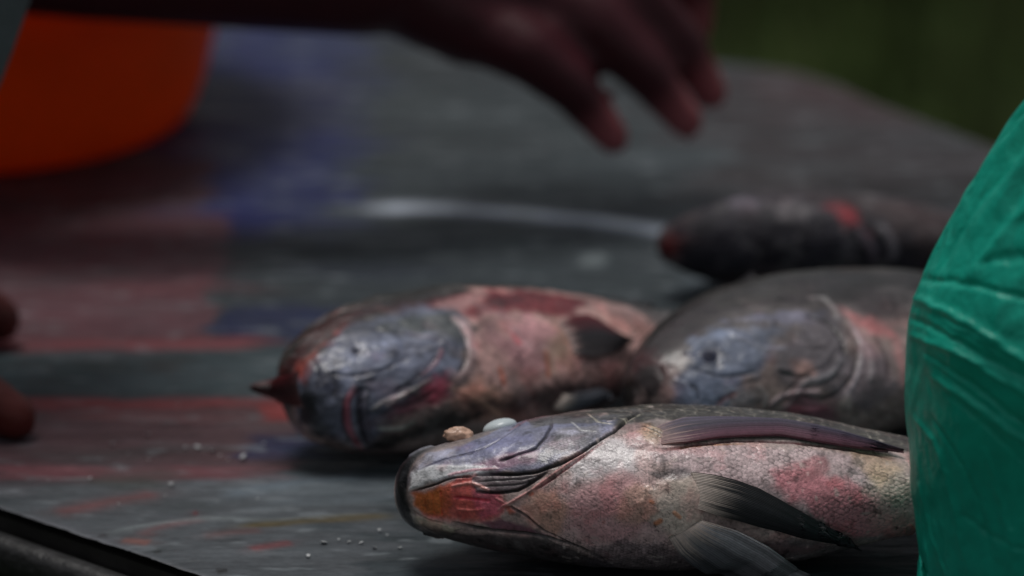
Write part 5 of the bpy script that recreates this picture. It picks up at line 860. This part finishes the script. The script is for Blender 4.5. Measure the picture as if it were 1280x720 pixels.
# ---------------------------------------------------------------- green plastic bag
def bag():
    P = bag_grid(420, 560); nu, nv = P.shape[:2]; N = grid_normals(P); c0 = P.mean(axis=1, keepdims=True)
    if ((P-c0)*N).sum() < 0: N = -N
    V = P.reshape(-1, 3); Nn = N.reshape(-1, 3)
    col = np.tile(np.array([.014, .56, .41]), (len(V), 1)); disp = np.zeros(len(V))
    # crumpled film: broad creases and fine drawn folds
    th = np.arctan2(V[:, 1], V[:, 0]); r0 = np.linalg.norm(V[:, :2], axis=1)
    n1 = fbm(V*np.array([26, 26, 15])+3, 4); disp += (n1-.5)*.007-np.sqrt((n1-.5)**2+.0016)*.004
    n2 = fbm(V*np.array([80, 80, 50])+8, 3); disp += (n2-.5)*.0020-np.sqrt((n2-.5)**2+.0004)*.0012
    top = sstep(.13, .19, V[:, 2]); disp += top*.004*np.sin(th*23+6*n1)*sstep(.006, .03, r0)
    bot = sstep(.04, .0, V[:, 2]); disp += bot*.0022*np.sin(th*31+9*n1)*sstep(.01, .05, r0)
    disp *= sstep(.0, .012, r0)
    relief(P, N, FEAT['bag'], col, disp, seed=4)
    V2 = (V+Nn*disp[:, None]).reshape(nu, nv, 3)
    V2[:, 0] = V2[:, -1] = (V2[:, 0]+V2[:, -1])/2; V2[0] = V2[0].mean(0)
    V2[..., 2] = np.maximum(V2[..., 2], .0008)
    root = empty('plastic_bag', BAG_LOC); tag(root, 'full crumpled green plastic bag standing in front of the fish', 'bag')
    mesh_obj('body', V2.reshape(-1, 3), grid_faces(nu, nv), M_BAG, root, col)
    for s in (-1, 1):                                   # gathered handles above the neck
        n, m = 60, 14; t = np.linspace(0, math.pi, n); V = []
        for k in range(n):
            cx = s*.012+s*.022*math.sin(t[k]); cz = .222+.075*math.sin(t[k])*1.0; yy = .028*math.cos(t[k])
            for q in range(m):
                a = q/(m-1)*2*math.pi; V.append((cx+.0035*math.cos(a)*(1+.5*math.sin(3*a+k*.3)), yy+.009*math.sin(a), cz+.002*math.sin(5*a+k*.4)))
        mesh_obj('handle', V, grid_faces(n, m), M_BAG, root, np.tile(np.array([.014, .56, .41]), (len(V), 1)))
    # torn corner of film at the foot
    n, m = 24, 16; u, v = np.meshgrid(np.linspace(0, 1, n), np.linspace(0, 1, m), indexing='ij')
    x = -.066-.010*u*(1-.5*v); z = .004+.030*v+.004*np.sin(u*9)*u; y = -.012+.014*v+.003*np.sin(v*14+u*5)*u
    z = z-.010*u*np.abs(np.sin(v*9)); Vt = np.stack([x, y, z], 2)
    mesh_obj('torn_flap', np.concatenate([Vt.reshape(-1, 3), Vt.reshape(-1, 3)+[.0003, .0004, 0]]), np.concatenate([grid_faces(n, m), grid_faces(n, m)[:, ::-1]+n*m]), M_BAG, root, np.tile(np.array([.014, .56, .41]), (2*n*m, 1)))
bag()

# ---------------------------------------------------------------- orange basin
def basin():
    pr = [(0, .0015), (.088, .0015), (.0935, .003), (.0965, .008), (.101, .020), (.106, .040), (.113, .066), (.119, .084), (.126, .0865), (.129, .084), (.1285, .080), (.1305, .080), (.1315, .085), (.127, .0895), (.118, .0885), (.1095, .064), (.1035, .040), (.0985, .022), (.093, .009), (.086, .0055), (0, .005)]
    n = 128; a = np.linspace(0, 2*math.pi, n)
    P = np.stack([np.stack([r*np.cos(a), r*np.sin(a), np.full(n, z)], 1) for r, z in pr], 0)
    root = mesh_obj('basin', P.reshape(-1, 3), grid_faces(len(pr), n), M_BASIN); root.location = (-.226, .224, 0)
    tag(root, 'orange plastic basin standing on the sheet under the outstretched arm', 'basin')
basin()

# ---------------------------------------------------------------- people
def capsules(caps):
    V = []; F = []
    for p0, r0, p1, r1 in caps:
        p0 = np.array(p0, float); p1 = np.array(p1, float); d = p1-p0; L = np.linalg.norm(d); d = d/L if L > 1e-6 else np.array([0, 0, 1.])
        u = np.cross(d, [0, 0, 1.] if abs(d[2]) < .9 else [1., 0, 0]); u /= np.linalg.norm(u); w = np.cross(d, u); m = 16; base = len(V)
        rings = []
        for k in range(6): t = -math.pi/2+k*math.pi/2/5*.98+.02; rings.append((p0+d*r0*math.sin(t), r0*math.cos(t)))
        for k in range(6): t = k*math.pi/2/5*.98; rings.append((p1+d*r1*math.sin(t), r1*math.cos(t)))
        for c, r in rings:
            for q in range(m): a = 2*math.pi*q/m; V.append(c+u*r*math.cos(a)+w*r*math.sin(a))
        for k in range(len(rings)-1):
            for q in range(m): F.append((base+k*m+q, base+k*m+(q+1) % m, base+(k+1)*m+(q+1) % m, base+(k+1)*m+q))
        c0 = len(V); V.append(rings[0][0]-d*r0*.001); V.append(rings[-1][0]+d*r1*.001); e = base+(len(rings)-1)*m
        for q in range(m): F.append((c0, base+(q+1) % m, base+q)); F.append((c0+1, e+q, e+(q+1) % m))
    return V, F
def fused(name, caps, voxel, material, parent, colfn=None, smooth=4):
    V, F = capsules(caps); me = bpy.data.meshes.new(name); me.from_pydata([tuple(v) for v in V], [], F); me.update()
    o = bpy.data.objects.new(name, me); COL.objects.link(o)
    md = o.modifiers.new('fuse', 'REMESH'); md.mode = 'VOXEL'; md.voxel_size = voxel
    sm = o.modifiers.new('smooth', 'SMOOTH'); sm.iterations = smooth; sm.factor = .5
    dg = bpy.context.evaluated_depsgraph_get(); dg.update(); me2 = bpy.data.meshes.new_from_object(o.evaluated_get(dg))
    o.modifiers.clear(); o.data = me2; me2.name = name; bpy.data.meshes.remove(me)
    n = len(me2.vertices); co = np.zeros(n*3, np.float32); me2.vertices.foreach_get('co', co); co = co.reshape(-1, 3)
    for p in me2.polygons: p.use_smooth = True
    if colfn is not None:
        c = np.ones((n, 4), np.float32); c[:, :3] = colfn(co); at = me2.color_attributes.new('Col', 'FLOAT_COLOR', 'POINT'); at.data.foreach_set('color', c.ravel())
    me2.materials.clear(); me2.materials.append(material)
    o.parent = parent; o.location = -Vector(parent.location) if parent else (0, 0, 0)
    return o
def person(h, hips, chest, head, other_hand, skin, tipc, sleeve, label, shirt_mat, cuff_r):
    hips, chest, head = np.array(hips), np.array(chest), np.array(head); W = np.array(h['wrist']); E = np.array(h['elbow'])
    side = 1 if E[1] > chest[1]-1e-9 else 1
    caps = []; tips = []
    fing = ['pinky', 'ring', 'middle', 'index']
    for f in fing+['thumb']:
        j = h[f]
        if f != 'thumb': caps.append((W+(np.array(j[0][:3])-W)*.15, .017, j[0][:3], j[0][3]*1.15))
        else: caps.append((W, .016, j[0][:3], j[0][3]*1.1))
        for k in range(len(j)-1): caps.append((j[k][:3], j[k][3], j[k+1][:3], j[k+1][3]))
        tips.append(np.array(j[-1][:3]))
    kn = [np.array(h[f][0][:3]) for f in fing]
    for k in range(3): caps.append((kn[k], .0125, kn[k+1], .0125)); m0 = W+(kn[k]-W)*.5; m1 = W+(kn[k+1]-W)*.5; caps.append((m0, .016, m1, .016))
    sh = chest+np.array([.05, .0, .10]); sh2 = chest+np.array([-.02, other_hand[3], .10]); sh = chest+np.array([.03, -other_hand[3], .10])
    caps += [(W, .0235, W+(E-W)*.4, .031), (W+(E-W)*.4, .031, E, .038), (E, .040, sh, .052)]
    oh = np.array(other_hand[:3]); el2 = (sh2+oh)/2+np.array([-.02, .04, -.06])
    caps += [(sh2, .052, el2, .040), (el2, .038, oh, .024), (oh, .024, oh+np.array([.03, 0, -.05]), .020)]
    for k in range(4):
        b = oh+np.array([.03+.006*k, -.03+.02*k, -.06]); caps.append((b, .0095, b+np.array([.012, 0, -.035]), .009)); caps.append((b+np.array([.012, 0, -.035]), .009, b+np.array([.008, 0, -.062]), .0075))
    caps.append((oh+np.array([.03, -.02, -.03]), .011, oh+np.array([.05, -.05, -.06]), .009))
    caps += [(sh, .06, sh2, .06), (chest+[0, -.06, 0], .10, chest+[0, .06, 0], .10), (chest, .11, hips, .10), (hips+[0, -.07, 0], .09, hips+[0, .07, 0], .09)]
    neck = chest+np.array([.01, 0, .17]); caps += [(neck, .052, neck+(head-neck)*.5, .048), (head, .075, head+[.015, 0, .045], .082), (head+[.035, 0, -.06], .045, head+[.03, 0, 0], .062)]
    caps += [(head+[.095, 0, -.005], .009, head+[.105, 0, -.025], .013), (head+[.085, -.02, -.055], .010, head+[.085, .02, -.055], .010), (head+[.01, -.078, -.01], .012, head+[.01, -.08, .02], .014), (head+[.01, .078, -.01], .012, head+[.01, .08, .02], .014)]
    for s in (-1, 1):
        kne = hips+np.array([.02, s*.09, -.42]); ank = np.array([hips[0]-.01, hips[1]+s*.10, -.67])
        caps += [(hips+[0, s*.07, 0], .085, kne, .058), (kne, .056, ank, .036), (ank+[-.03, 0, -.04], .032, ank+[.13, 0, -.05], .027)]
    root = empty('person', (hips[0], hips[1], -.75)); tag(root, label, 'person')
    tips = np.array(tips)
    def cf(co):
        d = np.min(np.linalg.norm(co[:, None]-tips[None], axis=2), axis=1); f = sstep(.022, .006, d)[:, None]
        return lin(*skin)*(1-f)+lin(*tipc)*f
    fused('body', caps, .0036, M_SKIN, root, cf, 3)
    sc = []
    if sleeve: sc += [(W+(E-W)*cuff_r, .034, E, .046)]; sc += [(E, .047, sh, .062)]
    else: sc += [(E+(sh-E)*.45, .060, sh, .066)]
    sc += [(sh2, .064, el2, .052), (sh, .072, sh2, .072), (chest+[0, -.06, 0], .114, chest+[0, .06, 0], .114), (chest, .124, hips, .118), (hips+[0, -.07, -.03], .105, hips+[0, .07, -.03], .105)]
    fused('shirt', sc, .007, shirt_mat, root, None, 6)
    tr = []
    for s in (-1, 1):
        kne = hips+np.array([.02, s*.09, -.42]); ank = np.array([hips[0]-.01, hips[1]+s*.10, -.67]); tr += [(hips+[0, s*.07, -.02], .096, kne, .070), (kne, .070, ank, .052)]
    fused('trousers', tr, .009, M_DARKCLOTH, root, None, 6)
    fused('hair', [(head+[-.012, 0, .03], .080, head+[.008, 0, .058], .080)], .006, M_HAIR, root, None, 2)
    return root
person(HANDS['reach'], (-.86, .24, .20), (-.84, .22, .52), (-.80, .22, .80), (-.66, .52, .12, .16), (68, 21, 30), (136, 72, 76), False,
       'person with dark skin reaching an open hand over the table, fingers drooping', M_DARKCLOTH, 0)
person(HANDS['rest'], (-.66, -.36, .16), (-.62, -.36, .50), (-.56, -.36, .78), (-.42, -.60, .10, -.16), (74, 25, 22), (86, 32, 27), True,
       'person in pale grey sleeve with fingertips resting on the sheet at left', M_SHIRT, .42)
